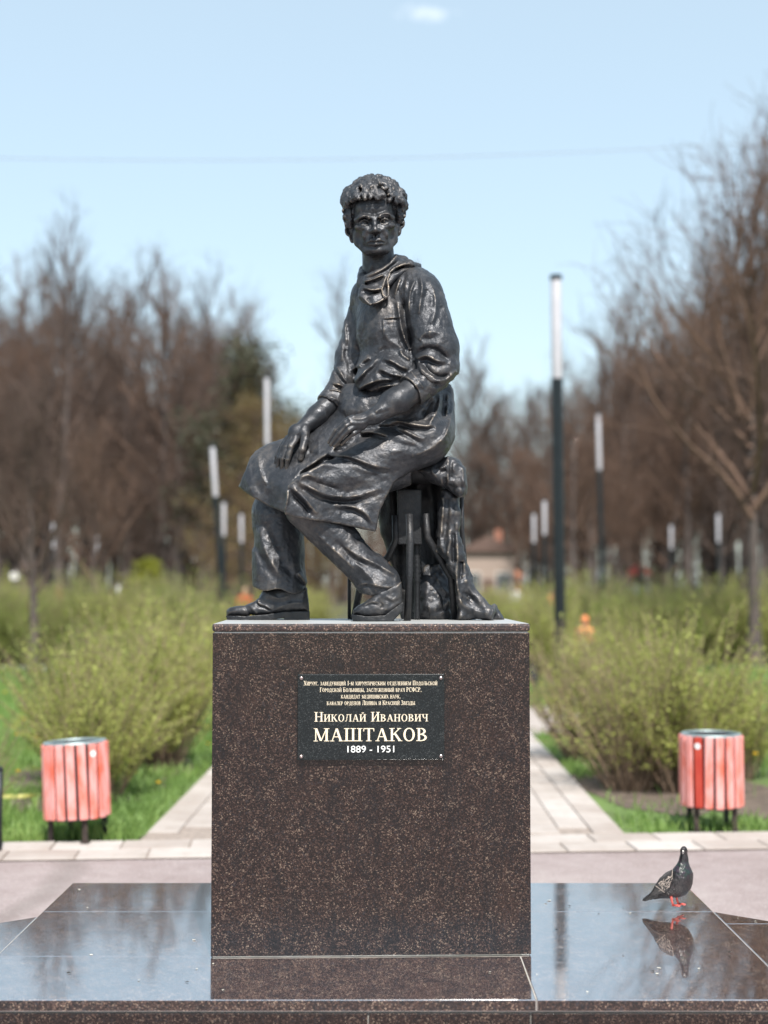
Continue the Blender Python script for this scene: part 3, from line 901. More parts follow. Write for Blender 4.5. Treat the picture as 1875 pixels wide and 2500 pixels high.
x0, x1, y0, y1 = co[:, 0].min(), co[:, 0].max(), co[:, 1].min(), co[:, 1].max()
nx = plx(846) + (co[:, 0] - x0) / (x1 - x0) * (plx(959) - plx(846))
nz_ = plz(1835.5) + (co[:, 1] - y0) / (y1 - y0) * 16 * pk
ny = np.where(co[:, 2] > 0, -PTH - .0029, -PTH - .002)
me.vertices.foreach_set('co', np.stack([nx, ny, nz_], 1).astype(np.float32).ravel())
me.materials.clear(); me.update()
link('lettering', me, M_WHITE_L, plaque)

# ---- platform of polished slabs
plat = empty('granite_platform', (0, 5.2, 0), math.radians(0.35))
tag(plat, 'low mirror polished granite platform round the foot of the pedestal', 'platform')
YF, YM, YB = 4.70, 5.245, 6.52
XL, XR = -1.445, 1.33
SLAB = 0.038
g = 0.0014
def shift(poly): return [(x, y - 5.2) for x, y in poly]
def inset(poly, d):
    n = len(poly); cx = sum(p[0] for p in poly) / n; cy = sum(p[1] for p in poly) / n
    out_ = []
    for i in range(n):
        (x0, y0), (x1, y1), (x2, y2) = poly[i - 1], poly[i], poly[(i + 1) % n]
        e1 = Vector((x1 - x0, y1 - y0)).normalized(); e2 = Vector((x2 - x1, y2 - y1)).normalized()
        n1 = Vector((-e1.y, e1.x)); n2 = Vector((-e2.y, e2.x))
        b = (n1 + n2); b = b / max(b.dot(n1), 1e-3) / 1.0
        out_.append((x1 + b.x * d, y1 + b.y * d))
    return out_
slabs = [
    [(XL, 5.95), (-0.50, 5.95), (-0.50, YB), (XL, YB)],
    [(-0.50, 5.95), (0.42, 5.95), (0.42, YB), (-0.50, YB)],
    [(0.42, 5.95), (XR, 5.95), (XR, YB), (0.42, YB)],
    [(XL, YM), (-0.655, YM), (-0.655, 5.95), (XL, 5.95)],
    [(0.465, YF), (XR, YF), (XR, 5.95), (0.465, 5.95)],
    [(XL, YF), (0.465, YF), (0.465, YM), (XL, YM)],
    [(XR, YF), (2.55, YF), (2.55, 4.90), (1.57, 5.74), (XR, 5.74)],
    [(XR, 5.74), (1.57, 5.74), (XR, 5.95)],
    [(-2.65, YF), (XL, YF), (XL, 5.86), (-2.65, 4.86)],
]
for p in slabs:
    o = MB().poly_prism(shift(inset(p, g)), PLAT_Z - SLAB, PLAT_Z).build('slab', M_GRANITE_TOP, plat)
    o.data.materials.append(M_GRANITE_EDGE)
    for f in o.data.polygons:
        if abs(f.normal.z) < 0.5: f.material_index = 1
    bevel_mesh(o, 0.0025, 2)
outline = [(-2.65, YF), (2.55, YF), (2.55, 4.90), (XR, 5.95), (XR, YB), (XL, YB), (XL, 5.86), (-2.65, 4.86)]
MB().poly_prism(shift(inset(outline, 0.014)), 0.0, PLAT_Z - SLAB - .0005).build('core', M_MORTAR, plat)
MB().poly_prism(shift(inset(outline, 0.006)), PLAT_Z - SLAB + .001, PLAT_Z - .0022).build('mortar_bed', M_MORTAR, plat)
for x0, x1 in ((-2.63, -1.35), (-1.35, -0.083), (-0.083, 0.447), (0.447, 1.40), (1.40, 2.53)):
    o = MB().box(((x0 + x1) / 2, YF + .012 - 5.2, (PLAT_Z - SLAB - .006) / 2), (x1 - x0 - .005, .020, PLAT_Z - SLAB - .007)).build('riser', M_GRANITE, plat)
    bevel_mesh(o, 0.0015, 1)
# a few bits of litter blown onto the slabs
rl = random.Random(4)
bm = bmesh.new()
for i in range(70):
    x = rl.uniform(-1.6, 1.5); y = rl.uniform(4.75, 6.4)
    if -.72 < x < .56 and y > 5.15: continue
    r = rl.uniform(.003, .009); a = rl.uniform(0, 6.28)
    vs = [bm.verts.new((x + r * math.cos(a + k * 1.26) * rl.uniform(.5, 1.3), y + r * math.sin(a + k * 1.26) * rl.uniform(.4, 1.2), PLAT_Z + .0015 + rl.uniform(0, .003))) for k in range(5)]
    f = bm.faces.new(vs); f.material_index = 0 if rl.random() < .6 else 1
me = bpy.data.meshes.new('leaf_litter'); bm.to_mesh(me); bm.free()
me.materials.append(plain('pale_scale', (0.5, 0.47, 0.40), 0.8)); me.materials.append(plain('dark_scale', (0.03, 0.025, 0.02), 0.8))
tag(link('leaf_litter', me), 'small pale and dark bits of leaf litter strewn on the polished slabs', 'litter', kind='stuff')

# ---- pigeon
PY = 3466 * (EYE - PLAT_Z) / (2212 - 1428)
PK = PY / F_PX
M_PIG = plain('pigeon_feathers', (0.011, 0.0095, 0.0105), 0.5, 0, 0.5, 60, 0.25)
M_PIGB = NT('pigeon_breast'); c_ = M_PIGB.coord(); z_ = M_PIGB.n('SeparateXYZ'); M_PIGB.l(c_, z_.inputs[0])
f_ = M_PIGB.voro(M_PIGB.scalev(c_, (1, 1, .6)), 130, 'Distance')
b_ = M_PIGB.ramp(f_, [(0.0, (0.030, 0.022, 0.023)), (0.6, (0.013, 0.010, 0.011)), (1.0, (0.005, 0.0045, 0.005))])
neck_ = M_PIGB.mix(M_PIGB.ramp(M_PIGB.noise(c_, 55, 3), [(0.42, 0.0), (0.6, 1.0)]), (0.007, 0.026, 0.020), (0.026, 0.012, 0.028))
M_PIGB.set(Base_Color=M_PIGB.mix(M_PIGB.ramp(z_.outputs[2], [(0.135, 0.0), (0.165, .6), (0.205, .6), (0.225, 0.0)]), b_, neck_), Roughness=.42, Normal=M_PIGB.bump(f_, .5, .004))
M_PIGB = M_PIGB.m
M_PIGW = plain('pigeon_pale_feathers', (0.30, 0.25, 0.22), 0.7, 0, 0.35, 90)
M_CORAL = plain('coral_feet', (0.45, 0.075, 0.06), 0.5, 0, 0.2, 90)
M_BEAK = plain('beak_grey', (0.14, 0.12, 0.12), 0.4)
M_CERE = plain('cere_white', (0.7, 0.68, 0.64), 0.6)
M_EYE = plain('bird_eye', (0.35, 0.09, 0.02), 0.15)
PB = at(1646, 2212, PY); PB.z = PLAT_Z
pig = empty('pigeon', PB)
tag(pig, 'dark pigeon with coral feet standing on the polished platform at the right', 'pigeon')
def pig_world(V):
    W = at_np(V, PY - V[:, 2] * PK)
    return W - np.array(PB)
def psculpt(name, F, mat, parent=None):
    V, Q = F.nets(); return link(name, mesh_np(name, pig_world(V), Q), mat, parent or pig)
Pc = crop((1500, 2030), .22604)
def pp(x, y, wd): return (1500 + x * .22604, 2030 + y * .22604, wd)
F = Field((1562, 2060, -36), (1696, 2204, 44), 1.0)
F.ell(pp(712, 545, 4), (30, 38, 31), 0, 'add', [(.94, .34, 0), (-.34, .94, 0), (0, 0, 1)])
F.ell(pp(625, 590, 0), (36, 25, 29), 10, 'add', [(.78, -.62, 0), (.62, .78, 0), (0, 0, 1)])
F.cone(pp(735, 430, 4), pp(750, 300, 7), 23, 10, 12); F.cone(pp(750, 300, 7), pp(750, 208, 9), 10.5, 8.2, 6)
F.ell(pp(749, 205, 10), (8.2, 10.5, 10), 3)
F.cone(pp(560, 640, -4), pp(440, 700, -8), 17, 8, 8, sq=(1, 1, .9))
F.rough(.5, 6, 2.0)
psculpt('body', F, M_PIGB)
F = Field((1562, 2140, -36), (1628, 2206, 20), 1.0)
F.prism(Pc((500, 610), (540, 640), (470, 700), (405, 735), (335, 752), (298, 748), (312, 722), (420, 640)), lambda X, Y: -6 + 0 * X, 20, 0, 'add', 3)
F.rough(.6, 5, 1.0)
psculpt('tail', F, M_PIG)
for side in (1, -1):
    F = Field((1572, 2110, -48), (1652, 2200, 48), 1.0)
    F.prism(Pc((625, 410), (640, 450), (625, 560), (610, 630), (540, 665), (450, 690), (330, 745), (318, 735), (400, 650), (440, 580), (490, 500), (560, 440)),
            (lambda X, Y: side * 27 + (X - 1600) * -.0 - side * .010 * ((X - 1612) ** 2 + (Y - 2150) ** 2) ** 1.0 * .6), 9, 0, 'add', 4)
    F.rough(.6, 5, 3.0)
    wing = psculpt('wing', F, M_PIG)
    if side == 1:
        rp = random.Random(3)
        mbf = []
        bm = bmesh.new()
        def flake(cx, cy, l, wd_, ang, up):
            c, s_ = math.cos(ang), math.sin(ang)
            pts_ = []
            for a, b in ((-1, 0), (-.4, .8), (.5, .9), (1, .2), (.6, -.7), (-.4, -.8)):
                X = cx + (a * l * c - b * wd_ * s_) * .5 * rp.uniform(.8, 1.2); Y = cy + (a * l * s_ + b * wd_ * c) * .5 * rp.uniform(.8, 1.2)
                pts_.append((X, Y, 27 - .006 * ((X - 1612) ** 2 + (Y - 2150) ** 2) + 5.6 + up))
            Wd = pig_world(np.array(pts_))
            vs = [bm.verts.new(v) for v in Wd]; top = bm.verts.new(Wd.mean(0) + np.array((0, -.0012, .0004)))
            for i in range(6): bm.faces.new((vs[i], vs[(i + 1) % 6], top))
        for i in range(62):
            a, b = rp.random(), rp.random()
            x = 478 + 150 * a; y = 590 - 95 * a + 120 * (b - .30)
            flake(1500 + x * .226, 2030 + y * .226, rp.uniform(4, 8), rp.uniform(1.2, 2.4), 2.2 + rp.uniform(-.5, .5), rp.uniform(0, .6))
        for i in range(7): flake(1500 + (628 - i * 1) * .226, 2030 + (420 + i * 12) * .226, 5, 2, 1.4, .3)
        for i in range(8): flake(1500 + (450 + i * 12) * .226, 2030 + (590 + i * 9) * .226, 5, 2.2, .7, .3)
        me = bpy.data.meshes.new('wing_coverts'); bm.to_mesh(me); bm.free()
        link('wing_coverts', me, M_PIGW, wing)
def ptube(name, pts_, r, mat, n=8):
    W = pig_world(np.array([pp(*p) for p in pts_], float))
    return MB().tube([Vector(v) for v in W], [q * PK for q in r], n).build(name, mat, pig, 'all')
for dx, dy, dw in ((0, 0, 14), (56, -16, -6)):
    lg = ptube('leg', [(612 + dx, 690 + dy, dw), (618 + dx, 745 + dy, dw), (634 + dx, 796 + dy, dw)], [4.2, 2.6, 2.8], M_CORAL)
    for k, (ex, ey, ew) in enumerate(((84, 8, 10), (76, 18, 0 + 14), (60, 12, -8), (-8, 12, -2))):
        W = pig_world(np.array([pp(632 + dx, 797 + dy, dw), pp(632 + dx + ex * .6, 790 + dy + ey * .8, dw + ew * .6), pp(632 + dx + ex, 797 + dy + ey * .8, dw + ew)], float))
        W[:, 2] = np.maximum(W[:, 2], .002)
        MB().tube([Vector(v) for v in W], [2.4 * PK, 2.0 * PK, 1.1 * PK], 6).build('toe', M_CORAL, lg, 'all')
ptube('beak', [(741, 216, 17), (738, 232, 26), (737, 246, 29)], [2.6, 2.0, .6], M_BEAK)
ptube('cere', [(733, 214, 19.5), (749, 213, 19.5)], [2.2, 2.2], M_CERE)
for ex, ew in ((715, 12), (783, 11)):
    c = pig_world(np.array([pp(ex, 202, ew)], float))[0]
    mb = MB(); mb.lathe([(.0004, -.0022), (.0018, -.0014), (.0024, 0), (.0018, .0014), (.0004, .0022)], 10, c); mb.build('eye', M_EYE, pig, 'all')
# ------------------------------------------------------------------ shrubs and trees
M_SHRUB = leafy('shrub_leaves', [(0.245, 0.275, 0.066), (0.380, 0.415, 0.104), (0.54, 0.54, 0.17)], .45, 1.0)
M_SHRUB_B = leafy('shrub_leaves_green', [(0.185, 0.230, 0.058), (0.285, 0.345, 0.088), (0.41, 0.46, 0.13)], .45, 1.0)
M_TWIG = plain('shrub_twigs', (0.235, 0.165, 0.115), .85, 0, .35, 6)
M_BARK = plain('bark', (0.085, 0.066, 0.060), .9, 0, .35, 5, .6)
M_BRANCH = plain('twig_bark', (0.086, 0.057, 0.045), .9, 0, .3, 1.0)
M_BRANCH_W = plain('twig_bark_warm', (0.118, 0.071, 0.050), .9, 0, .3, 1.0)
M_BUD = leafy('budding_leaves', [(0.125, 0.092, 0.036), (0.19, 0.14, 0.055), (0.27, 0.205, 0.08)], .4, .5)
M_PINE = leafy('dark_needles', [(0.040, 0.046, 0.026), (0.062, 0.066, 0.036), (0.090, 0.088, 0.046)], .2, .8)
M_LIME = leafy('lime_leaves', [(0.17, 0.19, 0.02), (0.26, 0.27, 0.03), (0.36, 0.36, 0.05)], .4, .8)

def tubes_np(segs, n):
    """segs: list of (P (k,3), r (k,)); returns V, Q of open tubes with n sides."""
    Vs, Qs, off = [], [], 0
    an = np.arange(n) * 2 * np.pi / n; ca, sa = np.cos(an), np.sin(an)
    for P, r in segs:
        k = len(P); T = np.gradient(P, axis=0); T /= np.linalg.norm(T, axis=1)[:, None] + 1e-9
        ref = np.where(np.abs(T[:, 2:3]) > .9, np.array([[1., 0, 0]]), np.array([[0, 0, 1.]]))
        X = np.cross(T, ref); X /= np.linalg.norm(X, axis=1)[:, None] + 1e-9; Y = np.cross(T, X)
        R = P[:, None, :] + (X[:, None, :] * ca[None, :, None] + Y[:, None, :] * sa[None, :, None]) * r[:, None, None]
        Vs.append(R.reshape(-1, 3))
        i = np.arange(k - 1)[:, None] * n; j = np.arange(n)[None, :]; j2 = (j + 1) % n
        Qs.append(np.stack([i + j, i + j2, i + n + j2, i + n + j], -1).reshape(-1, 4) + off); off += k * n
    return np.concatenate(Vs), np.concatenate(Qs)

def grow(rs, p, d, L_, r, k, droop=0.0, wob=.18, up=0.0):
    pts_ = [p]; d = d / np.linalg.norm(d)
    for i in range(k):
        d = d + rs.normal(0, wob, 3); d[2] += up - droop * i / k; d /= np.linalg.norm(d)
        pts_.append(pts_[-1] + d * L_ / k)
    P = np.array(pts_); return P, np.linspace(r, r * .45, k + 1)

def leaves_np(rs, C, size, spread=0.0, flat=1.0):
    """Small pointed leaves (two triangles as a quad) at points C."""
    n = len(C); d = rs.normal(0, 1, (n, 3)); d[:, 2] = d[:, 2] * .6 + .35; d /= np.linalg.norm(d, axis=1)[:, None]
    e = rs.normal(0, 1, (n, 3)); e -= (e * d).sum(1)[:, None] * d; e /= np.linalg.norm(e, axis=1)[:, None]
    s = (size * (.6 + .8 * rs.rand(n)))[:, None]; C = C + rs.normal(0, 1, (n, 3)) * spread
    V = np.stack([C, C + d * s * .5 + e * s * .28, C + d * s, C + d * s * .5 - e * s * .28], 1).reshape(-1, 3)
    return V, np.arange(n * 4).reshape(-1, 4)

def make_tree(seed, kind):
    """Unit tree, 10 m tall: (trunk mesh, crown mesh)."""
    rs = np.random.RandomState(seed)
    P, r = grow(rs, np.zeros(3), np.array([0, 0, 1.]), 9.0 if kind != 'spread' else 6.2, .15 if kind != 'spread' else .20, 9, 0, .035, .02)
    r = r * np.linspace(1, .35, 10); r[0] *= 1.5
    trunk = [(P, r)]; l1, l2, l3 = [], [], []
    n1 = {'tall': 30, 'spread': 26, 'thin': 20}.get(kind, 30)
    lo = {'tall': .22, 'thin': .28, 'spread': .36, 'bush': .12, 'pine': .25}[kind]
    for i in range(n1):
        t = lo + (1 - lo) * (i + rs.rand() * .6) / n1; q = t * 9; b = P[int(q)] + (P[min(int(q) + 1, 9)] - P[int(q)]) * (q % 1)
        az = i * 2.4 + rs.normal(0, .4)
        tl = (t - lo) / (1 - lo)
        if kind == 'spread': L1 = 3.7 * (1 - .5 * tl) * rs.uniform(.75, 1.1); el = .86 + .4 * tl
        elif kind == 'bush': L1 = 3.0 * (1 - .75 * tl) * rs.uniform(.8, 1.1); el = .5 + .5 * tl
        elif kind == 'pine': L1 = 2.4 * (1 - .8 * tl) * rs.uniform(.8, 1.1); el = .1 + .4 * tl
        else: L1 = (2.9 * (1 - .55 * tl) if tl > .1 else 2.2) * rs.uniform(.7, 1.1); el = .65 + .5 * tl
        d = np.array([math.cos(az) * math.cos(el), math.sin(az) * math.cos(el), math.sin(el)])
        A, ra = grow(rs, b, d, L1, (.044 * (1.25 - .7 * tl)), 6, -.02, .13, .05); l1.append((A, ra))
        for j in range(9 if kind != 'thin' else 6):
            u = .2 + .8 * (j + rs.rand()) / 9; qq = u * 6; b2 = A[min(int(qq), 5)] + (A[min(int(qq) + 1, 6)] - A[min(int(qq), 5)]) * (qq % 1)
            d2 = (A[-1] - A[0]) / L1 + rs.normal(0, .62, 3); d2[2] += .25
            B_, rb = grow(rs, b2, d2, L1 * .48 * rs.uniform(.6, 1.15), .0115, 4, 0, .2, .06); l2.append((B_, rb))
            for k in range(9):
                if rs.rand() < (tl * .55 if kind != 'thin' else .35 + tl * .4): continue
                u = .2 + .8 * (k + rs.rand()) / 8; qq = u * 4; b3 = B_[min(int(qq), 3)] + (B_[min(int(qq) + 1, 4)] - B_[min(int(qq), 3)]) * (qq % 1)
                d3 = (B_[-1] - B_[0]) / np.linalg.norm(B_[-1] - B_[0]) + rs.normal(0, .6, 3); d3[2] += .2
                C_, rc = grow(rs, b3, d3, rs.uniform(.35, .85) * (.6 + .2 * L1), .0055, 3, 0, .25, .05); l3.append((C_, rc))
    z = max(c[0][-1][2] for c in l3); sc = 10.0 / z
    def scale(lst): return [(a * np.array([sc, sc, sc]), b * sc) for a, b in lst]
    Vt, Qt = tubes_np(scale(trunk), 8)
    a = tubes_np(scale(l1), 5); b = tubes_np(scale(l2), 3); c = tubes_np(scale(l3), 3)
    Vc = np.concatenate([a[0], b[0], c[0]]); Qc = np.concatenate([a[1], b[1] + len(a[0]), c[1] + len(a[0]) + len(b[0])])
    tips = np.concatenate([p[1:] for p, _ in scale(l3)])
    return mesh_np('trunk', Vt, Qt), mesh_np('crown', Vc, Qc), tips, rs

TREES = {}
for nm, seed, kind in (('a', 3, 'tall'), ('b', 14, 'tall'), ('c', 25, 'tall'), ('d', 36, 'spread'), ('e', 47, 'spread'), ('f', 58, 'bush'), ('g', 69, 'thin'), ('h', 80, 'thin')):
    TREES[nm] = make_tree(seed, kind)
def crown_with_leaves(key, mat, n, size, name='crown', spread=.12):
    t, c, tips, rs = TREES[key]
    idx = rs.randint(0, len(tips), n)
    V, Q = leaves_np(rs, tips[idx], np.full(n, size), spread)
    me = mesh_np('foliage', V, Q, False); me.materials.append(mat); return me
FOL_BUD = crown_with_leaves('f', M_BUD, 7000, .11)
FOL_LIME = crown_with_leaves('f', M_LIME, 16000, .17)
FOL_PINE = crown_with_leaves('b', M_PINE, 9000, .14, spread=.16)
FOL_HAZE = crown_with_leaves('a', M_BUD, 5000, .09)
for k, (t, c, _, _) in TREES.items():
    t.materials.append(M_BARK); c.materials.append(M_BRANCH if k in 'aceg' else M_BRANCH_W)

def tree(key, x, y, h, rz, label, group=None, foliage=None, fat=1.0, wide=1.0, name='bare_tree', lean=0.0):
    t, c, _, _ = TREES[key]
    r = empty(name, (x, y, -.05), rz); r.scale = (h / 10 * wide, h / 10 * wide, h / 10); r.rotation_euler = (lean, 0, rz)
    tag(r, label, 'tree', group)
    o = bpy.data.objects.new('trunk', t); COL.objects.link(o); o.parent = r; o.scale = (fat, fat, 1)
    o = bpy.data.objects.new('crown', c); COL.objects.link(o); o.parent = r
    if foliage is not None:
        o = bpy.data.objects.new('foliage', foliage); COL.objects.link(o); o.parent = r
    return r
def tree_px(key, sx, stop, Y, *a, **k):
    p = at(sx, stop, Y); return tree(key, p.x, Y, p.z, *a, **k)

rt = random.Random(21)
ENV = [(-400, 560), (-60, 520), (0, 500), (60, 600), (110, 480), (160, 470), (230, 510), (280, 610), (370, 555), (480, 555), (560, 600), (620, 680), (650, 800), (690, 930), (740, 900), (790, 850), (830, 640), (880, 700),
       (940, 700), (1000, 610), (1080, 700), (1130, 800), (1180, 790), (1230, 870), (1290, 910), (1350, 800), (1420, 690), (1480, 660), (1560, 650), (1640, 600), (1740, 500), (1900, 420), (2300, 420)]
def env(x):
    for (a, b), (c, d) in zip(ENV, ENV[1:]):
        if a <= x <= c: return b + (d - b) * (x - a) / (c - a)
    return 600
def forbid(x, Y):        # keep the path free
    p = at(x, 1400, Y); return abs(p.x) < 2.6
# the wood on both sides of the path, front rows to back rows
ORD = ['first', 'second', 'third', 'fourth', 'fifth', 'sixth', 'seventh', 'eighth', 'ninth', 'tenth', 'eleventh', 'twelfth', 'thirteenth', 'fourteenth', 'fifteenth']
ROWN = ['front', 'second', 'third', 'fourth', 'fifth', 'back']
for side, xs in (('left', (-190, 700)), ('right', (1200, 2060))):
    for row, (Y, nrow) in enumerate(((80, 12), (90, 13), (100, 14), (111, 14), (123, 14), (136, 14))):
        spots = []
        for i in range(nrow):
            x = xs[0] + (xs[1] - xs[0]) * (i + .5 + rt.uniform(-.42, .42)) / nrow
            if side == 'left' and x > 560 + row * 24: continue
            if side == 'right' and x < 1365 - row * 24: continue
            spots.append(x)
        for i, x in enumerate(sorted(spots)):
            YY = Y + rt.uniform(-3.5, 3.5)
            sparse = (i + row) % 4 == 0
            top = env(x) + (abs(rt.gauss(0, 1)) * 50 if sparse else 130 + abs(rt.gauss(0, 1)) * 120) + (110 if row == 0 else 0)
            key = rt.choice('gh') if sparse else (rt.choice('abcabcf') if row else rt.choice('defabc'))
            tree_px(key, x, top, YY, rt.uniform(0, 6.28), '%s bare tree from the left in the %s row of the %s wood' % (ORD[i], ROWN[row], side), 'trees of the %s wood' % side, wide=rt.uniform(.8, 1.15))
# far trees closing the view down the path
for i, (x, top, Y, key) in enumerate(sorted(((600, 720, 120, 'g'), (640, 900, 140, 'b'), (690, 1000, 150, 'c'), (760, 990, 150, 'f'), (812, 610, 120, 'g'), (850, 720, 130, 'h'), (905, 980, 150, 'a'), (950, 900, 150, 'g'), (1012, 590, 122, 'h'),
                                      (1060, 900, 140, 'g'), (1105, 980, 150, 'f'), (1172, 780, 112, 'h'), (1150, 850, 108, 'a'), (1208, 890, 106, 'c'), (1250, 930, 104, 'b'), (1185, 960, 140, 'c'), (1240, 990, 140, 'f'), (1290, 920, 128, 'a'), (1325, 860, 118, 'c'),
                                      (650, 1060, 110, 'f'), (1265, 1060, 110, 'f'), (730, 1120, 160, 'f'), (830, 1120, 160, 'f'), (930, 1120, 164, 'f'), (1040, 1110, 160, 'f'), (1130, 1100, 150, 'f')))):
    tree_px(key, x, top, Y, rt.uniform(0, 6.28), ('%s faint far tree from the left, ' % (ORD + ['sixteenth', 'seventeenth', 'eighteenth', 'nineteenth', 'twentieth', 'twenty-first', 'twenty-second', 'twenty-third', 'twenty-fourth', 'twenty-fifth', 'twenty-sixth', 'twenty-seventh', 'twenty-eighth', 'twenty-ninth', 'thirtieth'])[i]) + ('behind the statue' if 720 < x < 1130 else 'in the gap of the skyline'), 'far trees at the end of the path', wide=rt.uniform(.8, 1.15))
# trees that can be told apart
tree_px('d', 1822, 205, 28.5, 3.9, 'tallest bare tree, its trunk rising from the lawn behind the right litter bin', fat=.6, wide=.92)
tree_px('e', 1985, 120, 31, 4.0, 'bare tree half outside the right edge behind the tallest tree', wide=.95)
tree_px('e', 95, 880, 25.5, .8, 'slim bare tree on the left lawn with its dark trunk in front of the hedge', fat=1.0, wide=.8)
tree_px('d', 238, 960, 33, 1.9, 'thin bare tree standing in the left hedge', fat=.8, wide=.8)
tree_px('g', 150, 455, 78, .3, 'tall bare tree forming the left peak of the skyline', wide=.85)
tree_px('h', 410, 545, 82, 3.1, 'tall bare tree forming the second peak left of the statue', wide=1.3)
tree_px('b', 575, 800, 72, 1.2, 'dark olive evergreen behind the left lamp posts', foliage=FOL_PINE, name='evergreen_tree', wide=1.15)
tree_px('f', 660, 1010, 60, 2.0, 'tan budding tree behind the seated man knee', foliage=FOL_BUD, name='budding_tree', wide=1.2)
tree_px('f', 600, 930, 64, 3.0, 'olive budding tree between the evergreen and the statue', foliage=FOL_BUD, name='budding_tree', wide=1.2)
tree_px('f', 330, 1355, 46, 2.0, 'low bush with lime yellow spring leaves under the left wood', foliage=FOL_LIME, name='lime_bush', wide=1.6)
tree_px('f', 770, 1250, 84, 1.0, 'tan budding bush seen between the legs of the statue', foliage=FOL_BUD, name='budding_tree', wide=1.5)

# ---- shrubs: bundles of arching stems set with small leaves
def make_shrub(seed, nst, per, leaf, brown=1.0, h=1.6, rad=.95, bare=.25):
    rs = np.random.RandomState(seed); stems = []; C = []
    for i in range(nst):
        az = rs.rand() * 6.283; rr = rs.rand() ** .7; b = np.array([math.cos(az) * rr * .28, math.sin(az) * rr * .28, -.03])
        out_ = rr * rs.uniform(.6, 1.15); L_ = h * (rs.uniform(.62, 1.05) if rs.rand() < .75 else rs.uniform(1.0, 1.32))
        d = np.array([math.cos(az) * out_ * rad / h, math.sin(az) * out_ * rad / h, 1.0])
        P, r = grow(rs, b, d, L_, .0085, 7, .10 * out_ * 1.3, .055, 0)
        stems.append((P, r))
        for j in range(2):
            q = rs.randint(2, 6); d2 = P[q + 1] - P[q]; d2 = d2 / np.linalg.norm(d2) + rs.normal(0, .35, 3)
            P2, r2 = grow(rs, P[q], d2, L_ * rs.uniform(.2, .4), .003, 4, .05, .08, 0); stems.append((P2, r2))
            t = rs.rand(per // 2) * 3.99; k = t.astype(int); C.append(P2[k] + (P2[k + 1] - P2[k]) * (t - k)[:, None])
        t = (bare + (1 - bare) * rs.rand(per)) * 6.99; k = t.astype(int); C.append(P[k] + (P[k + 1] - P[k]) * (t - k)[:, None])
    C = np.concatenate(C)
    Vs, Qs = tubes_np(stems, 3); V, Q = leaves_np(rs, C, leaf * np.where(rs.rand(len(C)) < .15, 1.6, .9), .010)
    a = mesh_np('stems', Vs, Qs); a.materials.append(M_TWIG)
    b = mesh_np('foliage', V, Q, False)
    return a, b
SH = [make_shrub(1, 170, 84, .029), make_shrub(2, 170, 80, .030, h=1.6, rad=1.1), make_shrub(3, 190, 24, .028, h=1.5, rad=1.05, bare=.40)]
FOLS = []
for a, b in SH:
    b2 = b.copy(); b.materials.append(M_SHRUB); b2.materials.append(M_SHRUB_B); FOLS.append((b, b2))
def shrub(i, x, y, h, wide, label, group=None, green=0, rz=0.0):
    r = empty('shrub', (x, y, 0), rz); r.scale = (h / 1.6 * wide, h / 1.6 * wide, h / 1.6); tag(r, label, 'shrub', group)
    for nm, me in (('stems', SH[i][0]), ('foliage', FOLS[i][green])):
        o = bpy.data.objects.new(nm, me); COL.objects.link(o); o.parent = r
# the big loose shrubs on both sides of the path
for i, x, y, h, wd_, g, lb in (
    (0, -2.35, 11.3, 1.00, 1.05, 0, 'olive green shrub nearest the path, right behind the left litter bin'),
    (1, -2.70, 12.5, 1.15, 1.00, 0, 'broad olive shrub in the middle of the left bed'),
    (0, -2.20, 13.4, 1.30, .95, 0, 'yellow green shrub against the left side of the pedestal'),
    (1, -3.20, 14.6, 1.22, .85, 1, 'green shrub at the left back of the left bed'),
    (0, -2.55, 15.8, 1.32, 1.00, 0, 'yellow green shrub farther along the left path edge'),
    (2, -3.05, 10.3, .70, .8, 1, 'thin low shrub with bare stems beside the left litter bin'),
    (1, -3.3, 20.5, 1.2, 1.0, 0, 'wide olive shrub behind the left bed'),
    (2, 1.98, 12.0, 1.10, 1.00, 0, 'half bare brown shrub at the right path edge'),
    (0, 2.40, 11.9, 1.22, .95, 0, 'olive green shrub left of the right litter bin, in front of its bed'),
    (1, 2.45, 13.1, 1.25, .95, 0, 'broad yellow green shrub in the middle of the right bed'),
    (2, 1.90, 13.9, 1.30, .95, 0, 'brownish shrub leaning over the paved bay'),
    (0, 3.05, 12.7, .92, .9, 0, 'low olive shrub directly behind the right litter bin'),
    (1, 3.05, 21.5, .95, 1.3, 0, 'low bright olive shrub past the paved bay right of the pedestal'),
    (0, 3.3, 20.4, 1.15, 1.1, 0, 'olive shrub beneath the nearest lamp post'),
    (1, -2.7, 24.0, 1.25, 1.1, 0, 'olive shrub far along the left path edge'),
    (0, 2.6, 25.5, 1.45, 1.1, 0, 'olive shrub far along the right path edge')):
    shrub(i, x, y, h, wd_, lb, None, g, rt.uniform(0, 6.28))
# clipped rows farther back
for side, (x0, x1) in (('left', (-13.5, -4.2)), ('right', (3.6, 13.5))):
    for row, Y in enumerate((29.6, 31.2, 33.0)):
        n_ = 9
        for i in range(n_):
            x = x0 + (x1 - x0) * (i + .5 + rt.uniform(-.2, .2)) / n_
            shrub(rt.randrange(2), x, Y + rt.uniform(-.4, .4), rt.uniform(1.5, 1.72), rt.uniform(.85, 1.05), '%s shrub from the left in the %s row of the far %s hedge' % (ORD[i], ('front', 'middle', 'back')[row], side), 'shrubs of the %s hedge' % side, rt.choice((0, 1, 1)), rt.uniform(0, 6.28))
for i in range(10):
    s = -1 if i % 2 else 1
    shrub(rt.randrange(2), s * rt.uniform(2.4, 4.5), 36 + i * 2.6, rt.uniform(1.3, 1.6), 1.1, '%s nearest distant shrub on the %s side of the far path' % (ORD[i // 2], 'left' if s < 0 else 'right'), 'distant shrubs along the path', 0, rt.uniform(0, 6.28))

